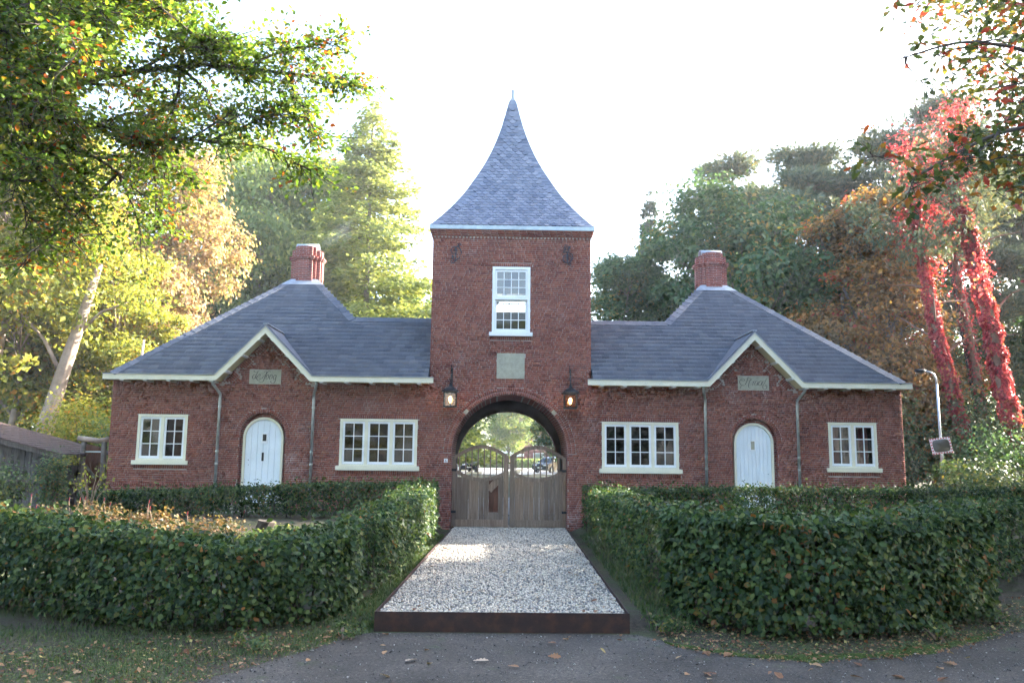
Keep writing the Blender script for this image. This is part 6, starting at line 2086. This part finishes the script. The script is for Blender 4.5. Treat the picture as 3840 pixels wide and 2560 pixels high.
# ------------------------------------------------------------------ beyond the gate: street, cars, house
tag(MB().add([(-30, 48, .605), (30, 48, .605), (34, 84, .605), (-34, 84, .605)], [(0, 1, 2, 3)]).build('street', 'street'), kind='structure')
tag(MB().add([(-2.2, 6, .0), (2.2, 6, .0), (2.6, 47.9, .61), (-2.6, 47.9, .61)], [(0, 1, 2, 3)]).build('yard_drive', 'gravel_bed'), kind='structure')
tag(MB().add([(-34, 84.1, .62), (34, 84.1, .62), (34, 87.5, .64), (-34, 87.5, .64)], [(0, 1, 2, 3)]).build('pavement', 'render_white'), kind='structure')
def car(label, loc, rz, wagon=True):
    g = thing('parked_car', loc, label, 'car', 'dark cars parked beyond the gate', rz)
    # side profile (x along length, z), widths per level
    prof = [(-2.15, .30), (-2.2, .62), (-2.12, .95), (-1.95, 1.02), (-1.70, 1.38), (-1.2, 1.50), (.1, 1.52), (.55, 1.42), (1.15, 1.02), (1.95, .90), (2.18, .72), (2.2, .34), (1.8, .22), (-1.8, .22)]
    def half(z): return .88 if z < .95 else .88 - (z - .95) * .42
    m = MB(); n = len(prof)
    vs = [(x, -half(z), z) for x, z in prof] + [(x, half(z), z) for x, z in prof]
    m.add(vs, [tuple(range(n)), tuple(range(n, 2 * n))[::-1]] + [(i, (i + 1) % n, (i + 1) % n + n, i + n) for i in range(n)])
    child('body', m.mesh('body', 'car_black'), g)
    def pane(name, pts):
        child(name, MB().add(pts, [tuple(range(len(pts)))]).mesh(name, 'glass'), g)
    e = .006
    for s in (-1, 1):
        child('side_window', MB().add([(x, s * (half(z) + e), z) for x, z in ((-1.8, 1.04), (-1.55, 1.36), (-.35, 1.44), (-.35, 1.04))], [(0, 1, 2, 3)]).mesh('side_window', 'glass'), g)
        child('side_window', MB().add([(x, s * (half(z) + e), z) for x, z in ((-.28, 1.04), (-.28, 1.44), (.30, 1.42), (.95, 1.06))], [(0, 1, 2, 3)]).mesh('side_window', 'glass'), g)
    child('windscreen', MB().add([(1.13, -.76, 1.045), (1.13, .76, 1.045), (.60, .64, 1.42), (.60, -.64, 1.42)], [(0, 1, 2, 3)]).mesh('windscreen', 'glass'), g)
    child('rear_window', MB().add([(-1.965, -.76, 1.05), (-1.965, .76, 1.05), (-1.735, .66, 1.36), (-1.735, -.66, 1.36)], [(0, 1, 2, 3)]).mesh('rear_window', 'glass'), g)
    tyre = MB().tube([(0, -.1, 0), (0, .1, 0)], .33, 16).mesh('wheel', 'rubber'); rim = MB().tube([(0, -.108, 0), (0, .108, 0)], .2, 12).mesh('rim', 'galvanised')
    for x in (-1.35, 1.4):
        for s in (-1, 1):
            w_ = child('wheel', tyre, g, Matrix.Translation((x, s * .80, .33))); child('rim', rim, w_)
    for s in (-1, 1):
        child('headlight', MB().box((2.12, s * .55 - .17, .66), (2.21, s * .55 + .17, .80)).mesh('headlight', 'plastic_white'), g)
        child('tail_light', MB().box((-2.215, s * .66 - .12, .70), (-2.15, s * .66 + .12, .92)).mesh('tail_light', 'sign_red'), g)
        child('wing_mirror', MB().box((.75, s * .98 - .09, 1.0), (.87, s * .98 + .09, 1.12)).mesh('wing_mirror', 'car_black'), g)
    child('number_plate', MB().box((2.20, -.26, .42), (2.215, .26, .53)).mesh('number_plate', 'render_white'), g)
    return g
car('dark parked car seen through the right-hand gate bars', (5.0, 58, .61), R(-125))
car('dark parked car seen through the left-hand gate bars', (-3.5, 57, .61), R(-75))
hs = thing('house', (3, 92, .6), 'distant house with a white bay seen above the middle of the gate', 'house')
MB().box((-1.2, 91, .5), (9.5, 97, 6.2)).build('wall', 'brickwork', hs)
m = MB(); m.add([(-1.7, 90.6, 6.2), (10, 90.6, 6.2), (10, 97.4, 6.2), (-1.7, 97.4, 6.2), (1, 94, 9.5), (7.5, 94, 9.5)], [(0, 1, 5, 4), (1, 2, 5), (2, 3, 4, 5), (3, 0, 4)]); m.build('roof', 'roof_tile', hs)
MB().box((-1.0, 88.6, .5), (3.0, 90.99, 2.2)).build('porch', 'brickwork', hs)
MB().box((-1.25, 88.3, 2.2), (3.25, 90.99, 2.55)).build('porch_roof', 'white_paint', hs)
MB().box((0, 89.6, 2.55), (2.4, 90.99, 5.4)).build('bay', 'white_paint', hs)
for x in (.15, .9, 1.65):
    w_ = MB().box((x, 89.57, 3.0), (x + .62, 89.6, 4.9)).build('window', 'white_paint', hs); MB().add([(x + .06, 89.56, 3.06), (x + .56, 89.56, 3.06), (x + .56, 89.56, 4.84), (x + .06, 89.56, 4.84)], [(0, 1, 2, 3)]).build('pane', 'glass', w_)
for x, z in ((4.6, 3.6), (7.2, 3.6), (4.6, 1.3), (7.2, 1.3)):
    w_ = MB().box((x, 90.96, z), (x + 1.5, 90.99, z + 1.4)).build('window', 'white_paint', hs); MB().add([(x + .1, 90.95, z + .1), (x + 1.4, 90.95, z + .1), (x + 1.4, 90.95, z + 1.3), (x + .1, 90.95, z + 1.3)], [(0, 1, 2, 3)]).build('pane', 'glass', w_)
hs2 = thing('house', (-9, 90, .6), 'distant white rendered house seen through the left-hand gate bars', 'house')
MB().box((-14, 88, .5), (-3.2, 95, 5.2)).build('wall', 'render_white', hs2)
m = MB(); m.add([(-14.5, 87.6, 5.2), (-2.8, 87.6, 5.2), (-2.8, 95.4, 5.2), (-14.5, 95.4, 5.2), (-12, 91.5, 8), (-5, 91.5, 8)], [(0, 1, 5, 4), (1, 2, 5), (2, 3, 4, 5), (3, 0, 4)]); m.build('roof', 'roof_tile', hs2)
for x in (-12.5, -9.6, -6.6):
    w_ = MB().box((x, 87.96, 1.6), (x + 1.5, 87.99, 3.4)).build('window', 'white_paint', hs2); MB().add([(x + .1, 87.95, 1.7), (x + 1.4, 87.95, 1.7), (x + 1.4, 87.95, 3.3), (x + .1, 87.95, 3.3)], [(0, 1, 2, 3)]).build('pane', 'glass', w_)
def far_hedge(label, x0, x1, y, h, mt, seed):
    rg = np.random.default_rng(seed); n = int(900 * (x1 - x0))
    P = np.stack([rg.uniform(x0, x1, n), y + rg.normal(0, .35, n), .6 + h * rg.random(n) ** .8], -1)
    V, F = leaves(P, rg.normal(size=P.shape) * .6 + np.array([0, -.5, .6]), .16, LEAF2, rg)
    g = thing('hedge', ((x0 + x1) / 2, y, .6), label, 'hedge')
    link('foliage', np_mesh('foliage', V, F, mt), g)['kind'] = 'stuff'
far_hedge('far green hedge across the street behind the gate', -2.6, 8, 87.8, 1.3, 'leaf_green', 1)
far_hedge('dark hedge along the right of the yard behind the gate', 6.6, 11, 54, 1.6, 'leaf_darkgreen', 2)
far_hedge('yellowish hedge along the left of the yard behind the gate', -6.2, -4.4, 50, 2.0, 'leaf_yellowgreen', 3)
Y_ = 'trees in the yard behind the gate'
plant_tree('broadleaf_tree', 'dark tree in the yard seen at the left under the arch', BC, (-5.0, 45), 'leaf_darkgreen', 'bark_dark', .2, (.70, .70, .66), Y_)
plant_tree('broadleaf_tree', 'dark tree in the yard seen at the right under the arch', BC, (6.1, 47), 'leaf_darkgreen', 'bark_dark', 2.0, (.68, .68, .66), Y_)
plant_tree('broadleaf_tree', 'sunlit yellow green tree across the street in the middle of the arch', BA, (1.2, 80), 'leaf_green', 'bark_grey', 1.0, (.72, .72, .66), Y_)
plant_tree('broadleaf_tree', 'pale green tree far behind the distant house', BB, (6.0, 104), 'leaf_green', 'bark_grey', 2.2, (.9, .9, .62), Y_)
plant_tree('broadleaf_tree', 'pale green tree far behind the white rendered house', BC, (-7.5, 106), 'leaf_green', 'bark_grey', .7, (1, 1, .8), Y_)

# ------------------------------------------------------------------ fallen leaves
oakme = np_mesh('fallen_leaf', OAK[0] - np.array([0, .5, 0]), OAK[1], 'litter')
ov = MB().add([tuple(v - np.array([0, .5, 0])) for v in LEAF4[0]], [tuple(f) for f in LEAF4[1]]).mesh('fallen_leaf', 'litter')
def fallen(x, y, z, size, me, mat, label, group):
    o = link('fallen_leaf', me, None, Matrix.Translation((x, y, z)) @ Matrix.Rotation(rnd.uniform(0, 6.28), 4, 'Z') @ Matrix.Rotation(R(rnd.gauss(0, 12)), 4, 'X') @ Matrix.Rotation(R(rnd.gauss(0, 14)), 4, 'Y') @ Matrix.Scale(size, 4))
    if mat != 'litter': setmat(o, mat)
    tag(o, label, 'leaf', group)
fallen(-1.25, -14.55, -.165, .17, oakme, 'litter_pale', 'pale dry oak leaf on the road, the left one of a pair below the edging', None)
fallen(-.50, -14.55, -.165, .17, oakme, 'litter_pale', 'pale dry oak leaf on the road, the right one of a pair below the edging', None)
fallen(-1.45, -15.2, -.165, .15, oakme, 'litter_pale', 'pale dry oak leaf at the bottom edge of the picture, left of the middle', None)
for i in range(58):
    x = rnd.uniform(1.4, 7.5) if i % 3 else rnd.uniform(-4.0, 1.4)
    y = float(road_edge(x)) - .08 - 1.7 * rnd.random() ** 1.4
    fallen(x, y, -.172, rnd.uniform(.06, .15), oakme if rnd.random() < .6 else ov, 'litter', 'dry brown leaf lying on the dark road', 'fallen leaves on the road')
for i in range(34):
    y = -12.8 + 9.5 * rnd.random() ** 1.5
    t = rnd.random(); t = t if rnd.random() < .4 else (.04 + .1 * t if rnd.random() < .5 else .96 - .1 * t)
    x = dl(y) + .1 + (dr(y) - dl(y) - .2) * t
    fallen(x, y, .045, rnd.uniform(.05, .11), oakme if rnd.random() < .5 else ov, 'litter', 'dry brown leaf lying on the pale gravel', 'fallen leaves on the gravel')
for i in range(30):
    x = rnd.uniform(-6.5, -2.0)
    y = float(road_edge(x)) + .1 + 2.2 * rnd.random()
    fallen(x, y, ghf(x, y) + .035, rnd.uniform(.06, .13), oakme if rnd.random() < .6 else ov, 'litter', 'dry brown leaf lying on the left grass verge', 'fallen leaves on the verge')
# ------------------------------------------------------------------ thin volume added to imitate veiling lens flare
hm, hnt, hout = newmat('flare_veil')
pv = nd(hnt, 'ShaderNodeVolumePrincipled')
pv.inputs['Color'].default_value = (.93, .96, 1.0, 1)
pv.inputs['Density'].default_value = 0.0007
pv.inputs['Anisotropy'].default_value = 0.25
lk(hnt, pv.outputs[0], hout.inputs['Volume'])
MT['flare_veil'] = hm
gxm = float(np.abs(gx).max()) + 30; gym = float(np.abs(gy).max()) + 30
hz_o = MB().box((-gxm, -gym, -1.6), (gxm, gym, 33.5)).build('flare_veil', 'flare_veil')
tag(hz_o, 'thin pale veil added in place of lens flare over the trees', 'flare_veil', kind='stuff')
# faint smoke drifting from the left chimney
sm, snt, sout = newmat('smoke')
pv = nd(snt, 'ShaderNodeVolumePrincipled')
pv.inputs['Color'].default_value = (.80, .88, 1.0, 1)
pv.inputs['Density'].default_value = 0.09
lk(snt, pv.outputs[0], sout.inputs['Volume'])
MT['smoke'] = sm
o = MB().tube([(-6.75, 4.45, 9.15), (-6.5, 4.5, 9.35), (-6.25, 4.6, 9.6), (-5.95, 4.7, 9.9), (-5.6, 4.9, 10.4)], [.05, .12, .20, .26, .04], 14).tube([(-6.3, 4.7, 9.35), (-6.1, 4.75, 9.6), (-5.75, 4.8, 9.75), (-5.5, 4.9, 10.0)], [.03, .12, .16, .03], 12).tube([(-6.45, 4.6, 9.5), (-6.2, 4.6, 9.85), (-5.9, 4.7, 10.1)], [.02, .10, .02], 12).build('smoke', 'smoke')
tag(o, 'faint bluish smoke drifting from the chimney of the left-hand lodge', 'smoke', kind='stuff')

# far wood that reads as one mass beyond the trees
rgw = np.random.default_rng(909)
for sgn, lab in ((-1, 'far green wood closing the view on the left'), (1, 'far dark wood closing the view on the right')):
    n = 16000
    x = sgn * rgw.uniform(15, 120, n); y = 62 + 14 * rgw.random(n) - .25 * np.abs(x)
    top = 9 + 3 * np.sin(x * .35) + 2 * np.sin(x * .9 + 1)
    P = np.stack([x, y, .6 + top * rgw.random(n) ** .8], -1)
    V, F = leaves(P, rgw.normal(size=P.shape) * .7 + np.array([0, -.5, .6]), .5 + .5 * rgw.random(n), LEAF2, rgw)
    tag(link('far_wood', np_mesh('far_wood', V, F, 'leaf_green' if sgn < 0 else 'leaf_darkgreen')), lab, 'wood', kind='stuff')
